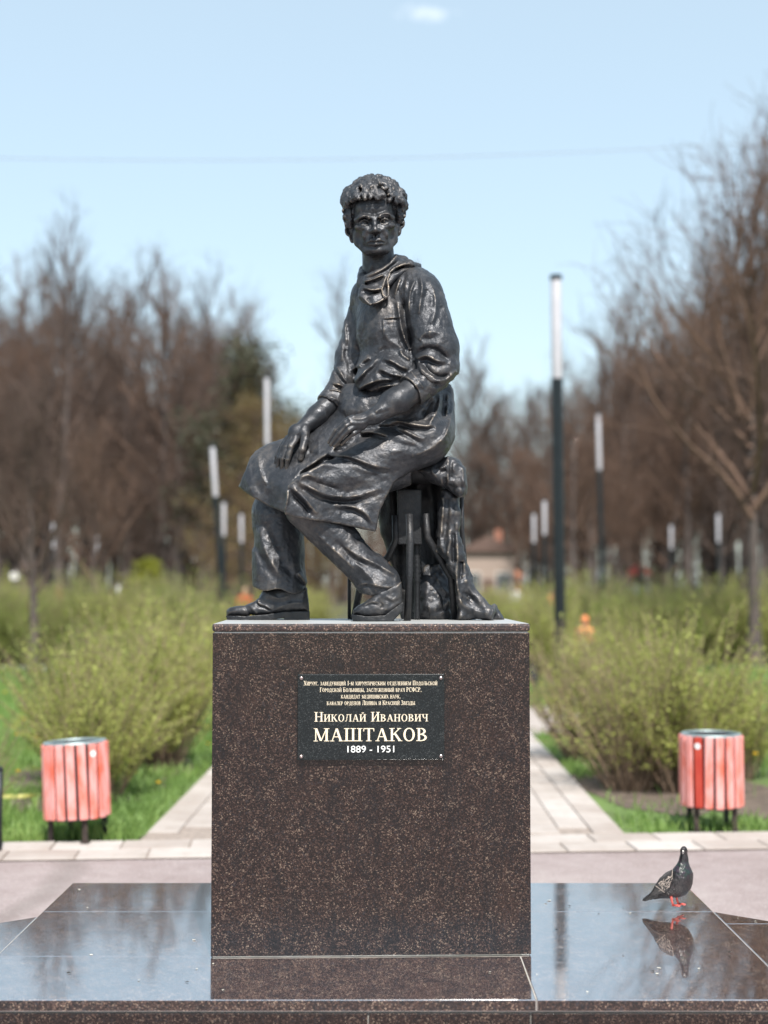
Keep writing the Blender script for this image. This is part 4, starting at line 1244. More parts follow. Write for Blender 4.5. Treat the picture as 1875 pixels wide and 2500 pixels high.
# thicket that closes the view behind the woods
rs = np.random.RandomState(77)
segs = []; twg = []
for i in range(1500):
    x = rs.uniform(-75, 75) if i < 900 else rs.choice((-1, 1)) * rs.uniform(75, 170); y = 142 + rs.uniform(-6, 12); hgt = rs.uniform(5, 11)
    P, r = grow(rs, np.array([x, y, -.1]), np.array([0, 0, 1.]), hgt, rs.uniform(.05, .14), 4, 0, .05, .02); segs.append((P, r))
    for j in range(9):
        q = rs.randint(0, 4); b = P[q] + (P[q + 1] - P[q]) * rs.rand(); d = rs.normal(0, 1, 3); d[2] = abs(d[2]) + .5
        twg.append(grow(rs, b, d, rs.uniform(1.5, 4), .035, 3, 0, .2, .02))
a = tubes_np(segs, 4); b = tubes_np(twg, 3)
me = mesh_np('thicket', np.concatenate([a[0], b[0]]), np.concatenate([a[1], b[1] + len(a[0])])); me.materials.append(M_BRANCH_W)
tag(link('thicket', me), 'brown leafless thicket closing the view behind both woods', 'thicket', kind='stuff')
# ------------------------------------------------------------------ bronze statue
def bronze_mat(name, tone=1.0, rough=0.42, worn_amt=1.0, tool=1.0):
    m = NT(name)
    c = m.coord('Object')
    geo = m.n('NewGeometry')
    n1 = m.noise(c, 7, 6, 0.6)
    n2 = m.noise(c, 38, 5, 0.6)
    v = m.math('ADD', m.math('MULTIPLY', n1, 0.6), m.math('MULTIPLY', n2, 0.4))
    t = tone
    col = m.ramp(v, [(0.30, (0.017*t, 0.0195*t, 0.024*t)), (0.5, (0.046*t, 0.048*t, 0.054*t)), (0.68, (0.110*t, 0.101*t, 0.096*t))])
    if worn_amt > 0:
        # raised edges are rubbed to bare metal, hollows are coloured darker
        worn = m.ramp(geo.outputs['Pointiness'], [(0.512, 0.0), (0.575, 0.85 * worn_amt)])
        wornn = m.math('MULTIPLY', worn, m.ramp(m.noise(c, 13, 4), [(0.40, 0.08), (0.68, 1.0)]))
        col = m.mix(wornn, col, (0.34, 0.275, 0.205))
        col = m.mix(m.ramp(geo.outputs['Pointiness'], [(0.42, 0.75), (0.49, 0.0)]), col, (0.010, 0.012, 0.015))
        m.set(Metallic=m.math('MULTIPLY_ADD', wornn, 0.35, 0.55))
    else:
        m.set(Metallic=0.3)
    m.set(Base_Color=col)
    m.set(Roughness=m.math('MULTIPLY_ADD', m.noise(c, 15, 5, .65), 0.60, rough - 0.32))
    # modelling marks left by the sculptor's tools
    k1 = m.noise(c, 30, 3, 0.5, dist=1.2)
    k2 = m.noise(c, 120, 3, 0.6, dist=0.8)
    m.set(Normal=m.bump(k2, 0.36 * tool, 0.006, m.bump(k1, 0.10 * tool, 0.014)))
    m.set(IOR=1.5)
    return m.m

M_BRONZE = bronze_mat('bronze', 1.0, 0.46)
M_BRONZE_SKIN = bronze_mat('bronze_smooth', 0.85, 0.46, 0.9, 0.55)
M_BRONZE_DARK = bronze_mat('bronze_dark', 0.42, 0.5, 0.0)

ST_BASE = at(900, 1521, 5.66); ST_BASE.z = PED_TOP
statue = empty('bronze_statue', ST_BASE)
tag(statue, 'dark bronze statue of a seated man in a surgeon gown, on the granite pedestal', 'statue')

def sculpt(name, F, mat, parent=None, clamp=True):
    V, Q = F.nets()
    W = to_world(V, clamp) - np.array(ST_BASE)
    return link(name, mesh_np(name, W, Q), mat, parent or statue)

B = crop((760, 600), .25316); Cc = crop((560, 900), .37372); D = crop((520, 1200), .22905); E = crop((840, 1080), .25316)
G = crop((640, 1000), .16878); Hc = crop((780, 940), .20494); I = crop((560, 1060), .24111); J = crop((940, 900), .18086)

# ---- gown: torso and sleeves
F = Field((770, 622, -150), (1136, 975, 150), 2.1); F.gain = 0.88
F.ell((968, 800, -8), (98, 125, 92), 0)
F.ell((972, 905, 6), (100, 72, 104), 30)
F.cone((905, 725, -50), (1020, 712, 20), 50, 54, 30)
F.cone((932, 680, -14), (1000, 700, 14), 40, 48, 24)
F.cone((884, 765, -70), (852, 870, -58), 36, 31, 22)           # far sleeve
F.cone((852, 870, -58), (842, 925, -42), 31, 33, 14)
F.cone((842, 925, -42), (806, 984, -14), 33, 29, 10)
F.cone((1026, 728, 48), (1062, 850, 78), 58, 58, 20)           # near sleeve
F.cone((1062, 850, 78), (1070, 895, 84), 58, 51, 10)
F.cone((1070, 898, 84), (1038, 932, 112), 50, 40, 8)
# belly blouse over the waist tie
F.cone((895, 925, 60), (1000, 925, 70), 30, 32, 26)
F.relief([
    (B((890, 400), (900, 640), (935, 830), (965, 1000), (985, 1090)), -11, 9),
    (B((445, 470), (395, 620), (372, 800), (352, 1000), (375, 1180), (415, 1330)), -6, 8),
    (B((1055, 290), (1068, 420), (1048, 560), (1040, 660)), 7, 6, .5),
    (B((1140, 330), (1190, 470), (1198, 640), (1150, 760)), 6, 6, .3),
    (B((1000, 330), (955, 440), (938, 560), (950, 680)), 7, 5, .5),
    (B((915, 330), (905, 430), (895, 540)), 5, 5, .4),
    (B((870, 280), (830, 390), (800, 510)), 6, 5, .4),
    (B((1225, 420), (1290, 600), (1330, 780)), 4, 8),
    (B((830, 540), (850, 680), (872, 800), (915, 930), (955, 1010)), 9, 6, .5),
    (B((700, 780), (740, 900), (860, 970), (910, 975)), 5, 8),
    (B((1010, 1060), (1090, 995), (1200, 1000), (1290, 1075), (1330, 1130)), -12, 8),
    (B((1030, 910), (1120, 830), (1240, 850), (1300, 930)), 7, 9),
    (B((1060, 880), (1130, 900), (1200, 880)), -4, 7),
    (B((1010, 1095), (1110, 1060), (1230, 1110), (1330, 1105)), 9, 6, .6),
    (B((1030, 1100), (1060, 1190), (1180, 1290), (1290, 1285)), 9, 6, .8),
    (B((1090, 1130), (1140, 1215), (1240, 1262), (1340, 1230)), -10, 5),
    (B((1200, 1320), (1300, 1290), (1400, 1200)), 7, 6),
    (B((1290, 1350), (1370, 1290), (1410, 1230)), -7, 5),
    (B((690, 1080), (780, 1115), (870, 1165), (945, 1190)), 8, 6, .8),
    (B((650, 1180), (720, 1215), (800, 1245), (895, 1255)), 8, 6, .9),
    (B((650, 1070), (520, 1200), (420, 1320)), 8, 7, .7),
    (B((560, 1060), (460, 1145), (365, 1215)), 8, 7, .7),
    (B((870, 1285), (700, 1290), (540, 1335), (440, 1400)), 8, 6, .8),
    (B((850, 1000), (700, 1010), (600, 1085), (500, 1180)), -6, 8),
    (B((860, 1345), (750, 1350), (640, 1365)), 6, 5, .8),
    (B((855, 1010), (890, 1060), (950, 1100)), 6, 5, .5),
    (B((250, 1160), (290, 1240), (340, 1310), (410, 1380)), 8, 5, .9),
    (B((285, 900), (300, 1000), (290, 1120)), 5, 6, .4),
    (B((330, 700), (325, 850), (345, 960)), 4, 5, .5),
    (B((200, 1320), (300, 1350), (410, 1425)), 8, 4.5, .9),
    (B((150, 1400), (250, 1395), (360, 1465)), 7, 4.5, .9),
    (B((110, 1460), (200, 1440), (330, 1530)), 6, 4, .8),
    (B((480, 700), (440, 880), (430, 1000)), 3, 10), (B((560, 620), (520, 780), (500, 900)), -2.5, 12),
    (B((690, 600), (640, 760), (600, 960)), 2.5, 12),
    (B((690, 700), (860, 690)), 3.2, 2.2, 1.2), (B((692, 705), (700, 880)), 2, 2.2, .8),
    (B((715, 760), (790, 755)), -1.5, 2),
])
F.rough(.6, 19, 1.0).rough(.7, 6, 4.0).rough(1.0, 11, 2.2, (1.3, .3, 1))
sculpt('gown', F, M_BRONZE)

# ---- rolled cuffs
def cuff(a, b, ra, rb, rin, seed, lines):
    a = np.array(a, float); b = np.array(b, float)
    lo = np.minimum(a, b) - max(ra, rb) - 14; hi = np.maximum(a, b) + max(ra, rb) + 14
    F = Field(lo, hi, 1.8)
    d = (b - a) / np.linalg.norm(b - a)
    F.cone(a - d * 30, b + d * 30, ra - 3, rb + 1)
    L_ = np.linalg.norm(b - a)
    F.cut(lambda x, y, z: np.abs((x - a[0]) * d[0] + (y - a[1]) * d[1] + (z - a[2]) * d[2] - L_ / 2) - L_ / 2)
    F.cone(a, b + d * 30, rin, rin, 3, 'sub')
    F.relief(lines).rough(2.2, 15, seed).rough(1.0, 6, seed + 3)
    return sculpt('cuff', F, M_BRONZE)
cuff((1040, 932, 108), (1003, 955, 128), 40, 41, 27, 2.0, [(B((930, 1180), (1010, 1270), (1090, 1380)), 3, 4), (B((1010, 1190), (1080, 1300)), -2, 4)])
cuff((823, 962, -24), (803, 989, -9), 34, 33, 23, 6.0, [(B((140, 1440), (240, 1480), (330, 1560)), 3, 4)])

# ---- surgical mask pulled down round the neck, and the stand-up collar
F = Field((855, 600, -110), (1030, 765, 120), 1.7)
ring = [(886, 676, 12), (905, 694, 46), (940, 676, 52), (972, 648, 30), (985, 636, -10), (965, 632, -50), (920, 640, -60), (888, 660, -30), (886, 676, 12)]
F.chain(ring, 11, 6)
F.chain([(p[0] - 2, p[1] + 15, p[2] * 1.12) for p in ring], 12, 8)
F.chain([(1022, 655, -10), (998, 646, 28), (968, 668, 52), (946, 690, 64)], [12, 12, 10, 8], 8)
F.prism([(888, 672), (930, 656), (952, 640), (968, 622), (990, 640), (978, 664), (942, 694), (906, 702), (888, 692)], lambda X, Y: 58 - 0.011 * (X - 920) ** 2, 13, 4, 'add', 5)
F.prism([(876, 704), (884, 692), (912, 702), (934, 694), (944, 706), (946, 728), (930, 738), (905, 746), (884, 742), (874, 728)],
        lambda X, Y: 66 - 0.010 * (X - 918) ** 2 + (Y - 700) * 0.30, 17, 7, 'add', 5)
F.relief([
    (B((510, 345), (600, 320), (700, 275)), 7, 4, .9), (B((500, 400), (590, 425), (690, 410)), 7, 4, 1.0),
    (B((480, 440), (560, 470), (660, 440)), -5, 4), (B((455, 470), (520, 520), (580, 575)), 5, 5, .6),
    (B((540, 500), (570, 560)), -4, 5), (B((520, 300), (680, 230), (840, 120)), 4, 4, .8), (B((760, 240), (850, 190), (960, 170)), 5, 4, .8),
    (B((800, 260), (880, 210), (1000, 205)), -5, 4), (B((590, 560), (650, 540), (720, 500)), 4, 4, .5)])
F.chain([(x, y, wd) for (x, y), wd in zip(B((905, 170), (800, 215), (740, 270), (705, 340), (680, 420), (690, 470), (720, 498), (742, 480), (745, 400), (735, 330), (755, 270)),
                                        (46, 60, 68, 76, 82, 84, 86, 86, 82, 76, 70))], 2.5, 1.5)
F.rough(1.4, 12, 3.0)
sculpt('collar', F, M_BRONZE)

# ---- apron over hips, lap and knees
F = Field((575, 935, -150), (1118, 1312, 235), 2.3); F.gain = 0.8
F.ell((1030, 1046, 0), (74, 92, 98), 0)
F.ell((985, 985, 8), (100, 60, 100), 30)
F.cone((1030, 1068, 62), (742, 1208, 132), 72, 40, 26)
F.cone((1005, 1050, -75), (655, 1140, -24), 66, 40, 26)
F.cone((985, 1010, 0), (720, 1165, 40), 70, 34, 26)
F.ell((898, 1000, 6), (72, 60, 78), 24)
F.ell((868, 968, -10), (40, 40, 50), 20)
F.cone((885, 1040, -6), (748, 1122, -8), 60, 55, 22)
F.cone((1078, 960, -20), (1066, 1060, 10), 30, 42, 20)
near = [(702, 1186), (722, 1168), (780, 1135), (850, 1120), (960, 1120), (1006, 1142), (962, 1178), (930, 1240), (917, 1299), (849, 1282), (801, 1272), (738, 1265), (695, 1256)]
F.prism(near, lambda X, Y: 170 - (X - 700) * 0.22 + 8 * np.sin((X - 700) * .035), 26, 16, 'add', 5)
def lapw(X, Y):
    a = -45 + 0.9 * (Y - 1085) + 0.55 * (X - 610)
    b = -35 + 85 * np.sqrt(np.clip((X - 578) / 75, 0, 1)) + 1.0 * np.maximum(X - 655, 0) + 4 * np.sin((X - 600) * .09)
    h = np.maximum(24 - np.abs(a - b), 0) / 24
    return np.minimum(a, b) - h * h * 6
far = [(612, 1120), (627, 1103), (656, 1084), (705, 1068), (760, 1050), (830, 1010), (870, 1012), (850, 1062), (800, 1106), (735, 1150), (708, 1186), (700, 1250), (691, 1249), (656, 1234), (611, 1208), (583, 1188), (598, 1152)]
F.prism(far, lapw, 19, 24, 'add', 5)
F.relief([
    (I((1000, 212), (1150, 212), (1300, 255), (1450, 315), (1640, 345)), 9, 6, .9),
    (I((700, 485), (830, 545), (960, 605), (1110, 632), (1300, 622), (1560, 540)), 12, 7, .8),
    (I((700, 490), (735, 440), (800, 415), (880, 440)), 9, 6), (I((790, 455), (950, 515), (1120, 560)), -10, 7),
    (I((630, 520), (700, 595), (800, 695), (890, 810)), 10, 7, .8), (I((640, 600), (720, 690), (820, 800)), -8, 8),
    (I((1060, 715), (1250, 735), (1375, 800), (1450, 910)), 8, 6, .9), (I((1120, 800), (1250, 810), (1340, 870)), -5, 9),
    (I((585, 560), (590, 640), (555, 800)), 8, 5),
    (I((285, 205), (320, 400), (420, 585)), 7, 7), (I((215, 250), (255, 460), (330, 610)), -4, 8), (I((150, 420), (200, 540), (260, 630)), 4, 6),
    (I((1200, 330), (1350, 400), (1600, 420)), -5, 10), (I((900, 300), (1060, 330), (1280, 450)), 3, 10),
    (I((560, 820), (740, 850), (1000, 885), (1200, 925), (1470, 985)), 3, 3),
    (I((95, 530), (210, 610), (400, 720), (545, 780)), 3, 3),
    (J((745, 290), (735, 460), (690, 600), (590, 740)), 9, 6, .0), (J((650, 400), (560, 560), (515, 690)), -8, 7), (J((790, 330), (790, 520), (770, 700)), -7, 6),
    (J((855, 320), (850, 480), (835, 640)), 6, 5), (J((910, 420), (900, 600), (860, 800), (780, 950), (600, 1085), (350, 1195)), 11, 8),
    (J((640, 340), (600, 420), (560, 500)), 5, 5),
    (Hc((790, 435), (950, 432), (1100, 462), (1280, 486), (1350, 460)), 11, 6, .9),
    (Hc((700, 462), (900, 480), (1060, 560), (1250, 655)), 10, 6, .9),
    (Hc((485, 562), (650, 562), (820, 605)), 10, 5, .9), (Hc((800, 455), (1000, 520), (1150, 590), (1250, 620)), -9, 7),
    (Hc((820, 650), (960, 700), (1200, 740)), -6, 9), (Hc((1260, 300), (1230, 400), (1330, 430)), -7, 8),
    (Hc((480, 200), (520, 130), (560, 80)), 5, 6), (Hc((390, 290), (430, 180), (500, 90)), -4, 9),
    (G((660, 600), (720, 640), (800, 632)), -5, 5), (G((820, 380), (820, 520), (800, 600)), 2.5, 7),
])
F.rough(.7, 21, 9.0).rough(.7, 6, 2.0).rough(.9, 11, 5.2, (.35, 1.2, 1))
# hollow from below so that the cloth hangs as cloth
F.cone((820, 1270, 60), (780, 1330, 90), 44, 60, 6, 'sub')
F.cone((880, 1255, 50), (900, 1330, 50), 40, 60, 6, 'sub')
F.cone((668, 1232, -20), (668, 1310, -20), 22, 46, 6, 'sub')
sculpt('apron', F, M_BRONZE)

# ---- trousers
F = Field((596, 1150, -115), (1004, 1474, 180), 2.3)
F.cone((677, 1250, -36), (682, 1440, -26), 61, 66, 0)
F.cone((677, 1250, -36), (690, 1160, -30), 60, 34, 10)
F.cone((750, 1240, 92), (900, 1395, 92), 54, 46, 12)
F.cone((900, 1395, 92), (925, 1425, 94), 46, 53, 10)
F.cone((760, 1225, 80), (980, 1140, 50), 40, 50, 10)
def hem(x, y, z):
    a = y - (1442 + (x - 680) * 0.10 + 4 * np.sin(x * .09))
    b = (y - (1437 - 0.10 * (x - 925))) * 0.9 + 0.35 * np.abs(x - 905) * np.where(x < 905, 0.9, -0.35) - 14
    return np.where(x < 800, a, b)
F.relief([
    (D((500, 380), (530, 560), (620, 750), (730, 920)), 9, 9, .6), (D((560, 330), (620, 500), (720, 720), (860, 920)), -8, 10),
    (D((440, 600), (470, 800), (480, 960)), 4, 9), (D((900, 860), (960, 930), (1000, 990)), 6, 5, .8),
    (D((1060, 400), (1200, 545), (1400, 725), (1560, 880)), 7, 8), (D((1300, 520), (1450, 660), (1640, 800)), -6, 9),
    (E((0, 1000), (150, 1100), (350, 1190), (520, 1300)), 7, 7, .5), (E((200, 870), (350, 1000), (450, 1150)), 6, 8),
    (E((100, 1150), (250, 1300), (330, 1420)), 6, 8, .4), (E((130, 1380), (230, 1360), (420, 1400), (560, 1350)), 4, 4, .6),
    (E((60, 900), (200, 960), (330, 1080)), -5, 9)])
F.rough(.6, 22, 3.3).rough(.8, 6, 8.0).rough(.9, 12, 1.2, (1.2, .4, 1))
F.cut(hem)
F.cone((684, 1452, -24), (682, 1415, -24), 58, 52, 4, 'sub')
F.cone((928, 1458, 96), (915, 1420, 94), 40, 36, 4, 'sub')
sculpt('trousers', F, M_BRONZE)

# ---- shoes
def shoe(up, sole, mid, toe_w, heel_w, wc, slope, seed, lines):
    P = np.array(up, float)
    F = Field((P[:, 0].min() - 8, P[:, 1].min() - 10, wc - 75), (P[:, 0].max() + 8, 1524, wc + 75), 1.8)
    x0, x1 = P[:, 0].min(), P[:, 0].max()
    x, y, z = F.pts((slice(None),) * 3)
    d2 = poly_sd(P.astype(np.float32), x[:, :, 0], y[:, :, 0])[:, :, None]
    t = np.clip((x - x0) / (x1 - x0), 0, 1)
    half = toe_w + (heel_w - toe_w) * t + 5 * np.sin(np.clip(t * 3.3, 0, np.pi)) - 9 * np.clip(1 - t / 0.12, 0, 1) ** 2
    dz = np.abs(z - (wc + slope * (x - x0))) - half
    # round the top over: combine as a super-ellipse of height and width
    a = np.maximum(d2 + 17, 0); b = np.maximum(dz + 17, 0)
    F.f = (np.sqrt(a * a + b * b) + np.minimum(np.maximum(d2 + 17, dz + 17), 0) - 17).astype(np.float32)
    F.relief(lines); F.rough(1.2, 15, seed).rough(.6, 6, seed + 2)
    o = sculpt('shoe', F, M_BRONZE_SKIN)
    P = np.array(sole, float)
    F = Field((P[:, 0].min() - 8, P[:, 1].min() - 8, wc - 75), (P[:, 0].max() + 8, 1526, wc + 75), 1.8)
    x, y, z = F.pts((slice(None),) * 3)
    d2 = poly_sd(P.astype(np.float32), x[:, :, 0], y[:, :, 0])[:, :, None]
    t = np.clip((x - x0) / (x1 - x0), 0, 1)
    half = toe_w + 3 + (heel_w - toe_w) * t + 5 * np.sin(np.clip(t * 3.3, 0, np.pi)) - 9 * np.clip(1 - t / 0.12, 0, 1) ** 2
    dz = np.abs(z - (wc + slope * (x - x0))) - half
    F.f = np.maximum(d2, dz).astype(np.float32)
    F.rough(.6, 9, seed)
    sculpt('sole', F, M_BRONZE_DARK, o).parent = o
    return o
shoe([(553, 1504), (553, 1490), (562, 1483), (577, 1480), (597, 1479), (617, 1471), (632, 1460), (644, 1440), (700, 1430), (750, 1436), (755, 1494), (690, 1496), (650, 1502), (600, 1504)],
     [(551, 1503), (600, 1504), (650, 1500), (700, 1493), (756, 1492), (756, 1517), (694, 1517), (694, 1508), (660, 1514), (640, 1517), (556, 1517)],
     None, 27, 30, -20, -0.02, 1.5,
     [(D((330, 1225), (390, 1300), (420, 1320)), -3, 3.5), (D((370, 1200), (440, 1270), (480, 1310)), 3, 4, .8), (D((430, 1180), (520, 1240), (640, 1265)), -2.5, 3),
      (D((490, 1140), (490, 1195), (560, 1220), (640, 1270)), 2.5, 2.5, .9), (D((600, 1100), (700, 1140), (830, 1110)), 3, 5, .5), (D((640, 1270), (800, 1200), (980, 1190)), 2, 4)])
shoe([(861, 1499), (862, 1490), (872, 1480), (888, 1472), (905, 1460), (925, 1440), (960, 1425), (980, 1420), (982, 1478), (962, 1500), (930, 1506), (890, 1507)],
     [(858, 1500), (900, 1505), (940, 1502), (972, 1478), (984, 1470), (982, 1492), (957, 1519), (862, 1519)],
     None, 33, 31, 112, -0.06, 5.0,
     [(E((190, 1570), (260, 1540), (330, 1545)), 2.5, 3, .7), (E((330, 1530), (370, 1570), (350, 1600)), -3, 3), (E((400, 1480), (470, 1520), (540, 1480)), 3, 4, .5),
      (E((250, 1600), (400, 1610), (500, 1560)), 1.5, 4)])

# ---- bare arms, hands, neck and head: one figure
F = Field((660, 556, -125), (1066, 1168, 215), 2.0)
F.cone((919, 588, -8), (930, 690, -14), 37, 43, 0)
F.cone((903, 606, 10), (936, 690, 18), 16, 14, 10)              # neck cords
F.cone((940, 600, 0), (946, 690, 14), 16, 14, 10)
F.chain([(932, 690, -14), (960, 780, -6), (985, 920, 0), (1000, 1000, 0)], [40, 66, 66, 60], 14)       # covered trunk joins neck and arms
F.cone((960, 740, -10), (1026, 735, 40), 40, 36, 10); F.cone((950, 740, -20), (884, 765, -66), 40, 24, 10)
F.chain([(1026, 735, 45), (1062, 880, 80), (1040, 930, 108)], [36, 34, 30], 8)
F.chain([(1040, 930, 108), (975, 975, 146), (915, 1016, 168)], [33, 32, 20.5], 10)              # near forearm
F.ell((960, 978, 150), (34, 27, 28), 12)
F.chain([(884, 765, -66), (842, 925, -42), (806, 984, -12)], [24, 22, 23], 8)
F.chain([(810, 980, -12), (775, 1014, 12), (742, 1042, 30)], [27, 25, 18.5], 8)                     # far forearm
# near hand, resting in the lap
F.cone((915, 1016, 168), (862, 1032, 172), 19, 20, 10, sq=(1, .85, .8))
F.cone((880, 1036, 172), (848, 1046, 172), 16, 14, 10)
for pts_, r in (([(862, 1020, 176), (842, 1030, 180), (820, 1050, 180), (803, 1080, 172)], [9, 7.2, 6.6, 5]),
                ([(864, 1030, 180), (845, 1040, 186), (828, 1058, 186), (808, 1086, 178)], [9, 7.4, 6.8, 5]),
                ([(868, 1040, 180), (852, 1050, 188), (837, 1064, 186), (817, 1088, 180)], [9, 7.4, 6.6, 5]),
                ([(876, 1050, 176), (864, 1058, 182), (848, 1070, 180), (834, 1084, 176)], [8, 7, 6, 4.6])):
    F.chain(pts_, [q * .9 for q in r], 1.0)
# far hand, hanging over the knee
F.ell((728, 1058, 42), (25, 25, 16), 8, rot=[(.72, -.69, 0), (.69, .72, 0), (0, 0, 1)])
for pts_, r in (([(708, 1066, 40), (692, 1090, 50), (681, 1118, 52), (676, 1146, 46)], [8.5, 7.0, 6.4, 5]),
                ([(714, 1070, 48), (699, 1092, 60), (690, 1120, 64), (687, 1154, 56)], [9, 7.4, 6.8, 5.2]),
                ([(722, 1072, 54), (710, 1092, 68), (702, 1122, 72), (699, 1150, 64)], [9.4, 7.8, 7.0, 5.4]),
                ([(702, 1070, 30), (686, 1092, 40), (676, 1114, 42), (673, 1132, 38)], [8, 6.4, 5.8, 4.6])):
    F.chain(pts_, [q * .95 for q in r], 1.2)
F.chain([(744, 1050, 44), (745, 1074, 66), (738, 1098, 78), (734, 1120, 76)], [13, 9.6, 8.6, 7], 5)
F.relief([(G((430, 360), (400, 460), (375, 560)), 1.5, 3), (G((650, 180), (560, 300), (450, 400)), 2, 5), (G((660, 300), (640, 400)), 1.5, 4),
          (Hc((370, 400), (520, 400), (640, 330)), 2.2, 4), (Hc((390, 450), (520, 450), (640, 390)), 1.5, 4, .6), (Hc((330, 360), (360, 410), (390, 470)), 2, 4),
          (Hc((660, 330), (690, 300), (740, 270)), 3, 5), (Hc((660, 360), (740, 330), (860, 290)), -2, 5),
          (G((540, 640), (570, 650), (575, 690), (545, 700), (535, 660)), -1.0, 1.4), (G((920, 10), (935, 130)), 1.5, 2),
          (B((560, 260), (590, 170), (600, 100)), 2, 5), (B((700, 220), (740, 150)), 2, 5)])
F.rough(.9, 13, 7.0)
bodyV, bodyQ = F.nets()

# head, modelled upright about the point between the eyes, then tilted a little
F = Field((-86, -118, -95), (88, 102, 96), 1.25)
def P3(x, y, z): return (x, -y, z)          # y up for this block
def hc(a, b, ra, rb, k=0.0, op='add', sq=(1, 1, 1)): F.cone(P3(*a), P3(*b), ra, rb, k, op, sq)
def he(c, r, k=0.0, op='add', rot=None): F.ell(P3(*c), r, k, op, rot)
def hch(pts_, r, k=0.0, op='add'): F.chain([P3(*p) for p in pts_], r, k, op)
he((0, 26, -16), (57, 66, 70))
he((0, -18, 8), (49, 66, 50), 14)
hc((-27, -36, 6), (-16, -68, 28), 24, 14, 12); hc((27, -36, 6), (16, -68, 28), 24, 14, 12)
he((0, -69, 41), (24, 12, 16), 8)
he((0, 40, 30), (44, 30, 27), 12)
he((-35, -12, 36), (15, 9, 13), 9); he((35, -12, 36), (15, 9, 13), 9)
hch([(-44, 6, 37), (-31, 14, 51), (-12, 10, 57), (0, 8, 55), (12, 10, 57), (31, 15, 51), (44, 7, 37)], [6, 7, 6.5, 5, 6.5, 7, 6], 6)
he((-26, -1, 60), (15, 10, 15), 4, 'sub'); he((26, -1, 60), (15, 10, 15), 4, 'sub')
he((-9, 0, 60), (5, 8, 7), 5, 'sub'); he((9, 0, 60), (5, 8, 7), 5, 'sub')
for sx in (-1, 1):
    he((25 * sx, -1, 42), (11.5, 10.5, 11))
    hch([(37 * sx, -2, 46), (31 * sx, 4.2, 52.5), (25 * sx, 6.0, 54.5), (18 * sx, 4.2, 54), (12.5 * sx, -2.5, 51.5)], [2.0, 2.3, 2.5, 2.3, 1.8], 1.6)
    hch([(37 * sx, -2, 46), (31 * sx, -7, 51), (25 * sx, -8.6, 53), (18 * sx, -7, 53), (12.5 * sx, -3.2, 51.5)], [1.8, 2.0, 2.1, 1.9, 1.6], 1.6)
    hch([(36 * sx, -9, 46), (28 * sx, -14, 51), (18 * sx, -13, 53)], [2.2, 2.6, 2.0], 4)         # bag under the eye
    he((24.3 * sx, -1.2, 55.2), (4.4, 4.4, 2.6), 1.2, 'sub'); he((23.6 * sx, -.4, 53.6), (1.7, 1.7, 2.0), .8)
hch([(0, 9, 56), (0, -4, 64), (0, -15, 74)], [6.2, 5.6, 6.0], 6)
he((0, -20, 75), (7.6, 7.0, 8), 5)
he((-8.6, -23, 64), (6.2, 5.6, 9.5), 7); he((8.6, -23, 64), (6.2, 5.6, 9.5), 7)
he((-5.5, -28.5, 69), (3.2, 3.4, 5), 1.5, 'sub'); he((5.5, -28.5, 69), (3.2, 3.4, 5), 1.5, 'sub')
he((0, -46, 43), (26, 19, 17), 8)
hch([(-21, -51.5, 50), (-9, -44.5, 60), (0, -46, 61.5), (9, -44.5, 60), (21, -51.5, 50)], [2.4, 4.2, 4.0, 4.2, 2.4], 3)
hch([(-15, -53.5, 54), (0, -55.5, 59.5), (15, -53.5, 54)], [3.0, 5.0, 3.0], 3)
hch([(-25, -54.0, 50), (-12, -49.8, 61), (0, -50.2, 65), (12, -49.8, 61), (25, -54.0, 50)], [2.4, 1.8, 1.6, 1.8, 2.4], 2, 'sub')
hch([(-3.4, -35, 62.5), (-3, -40, 62.5)], 1.9, 4); hch([(3.4, -35, 62.5), (3, -40, 62.5)], 1.9, 4)
hch([(-12, -62.5, 62), (0, -63, 65), (12, -62.5, 62)], 4.0, 5, 'sub')
for sx in (-1, 1):
    hch([(15 * sx, -21, 63), (23 * sx, -34, 59), (29 * sx, -48, 52), (30 * sx, -60, 47)], [2.4, 3.0, 3.0, 2.0], 6, 'sub')
    hch([(21 * sx, -20, 53), (30 * sx, -34, 47), (35 * sx, -48, 40)], [2.4, 2.8, 2.6], 10)
    he((47 * sx, -40, 42), (13, 19, 18), 12, 'sub')
    hch([(46 * sx, -24, 4), (42 * sx, -48, 8), (24 * sx, -70, 32)], [10, 9.5, 9], 9)
    # ear
    th = math.radians(38) * sx
    rot = [(math.cos(th), 0, math.sin(th)), (0, 1, 0), (-math.sin(th), 0, math.cos(th))]
    dy = 6 * sx
    he((63 * sx, -13 + dy, -8), (13.5, 14.5, 5), 3, 'add', rot)
    he((57 * sx, -29 + dy, -4), (8.5, 15, 5), 7, 'add', rot)
    he((63 * sx, -13 + dy, 0), (8, 9, 4.5), 3, 'sub', rot)
    he((57.5 * sx, -26 + dy, 2), (4.2, 9, 3.6), 3, 'sub', rot)
    hch([(54 * sx, -26 + dy, 1), (58 * sx, -18 + dy, 0), (62 * sx, -10 + dy, -1)], [2.4, 2.2, 1.8], 2)
    he((52 * sx, -14, -4), (10, 20, 10), 5)
F.relief([([(-22, -14), (-30, -16), (-40, -10)], 1.5, 3), ([(12, -13), (22, -18), (36, -17), (43, -8)], 3.0, 3.2, .5), ([(-12, -12), (-24, -16), (-42, -7)], 2.6, 3.2, .5),
          ([(-6, -14), (-3, -22), (-4, -30)], -1.6, 3), ([(4, -14), (4, -24)], -1.2, 2.5),
          ([(-30, -34), (0, -36), (28, -34)], -.9, 3), ([(-26, -44), (0, -47), (28, -45)], -.8, 3)], (10, 40))
F.rough(.5, 14, 2.0).rough(.2, 5, 6.0)
headV, headQ = F.nets()
tilt = math.radians(-3.2)
HC_ = np.array([914.5, 541.0, 20.0])
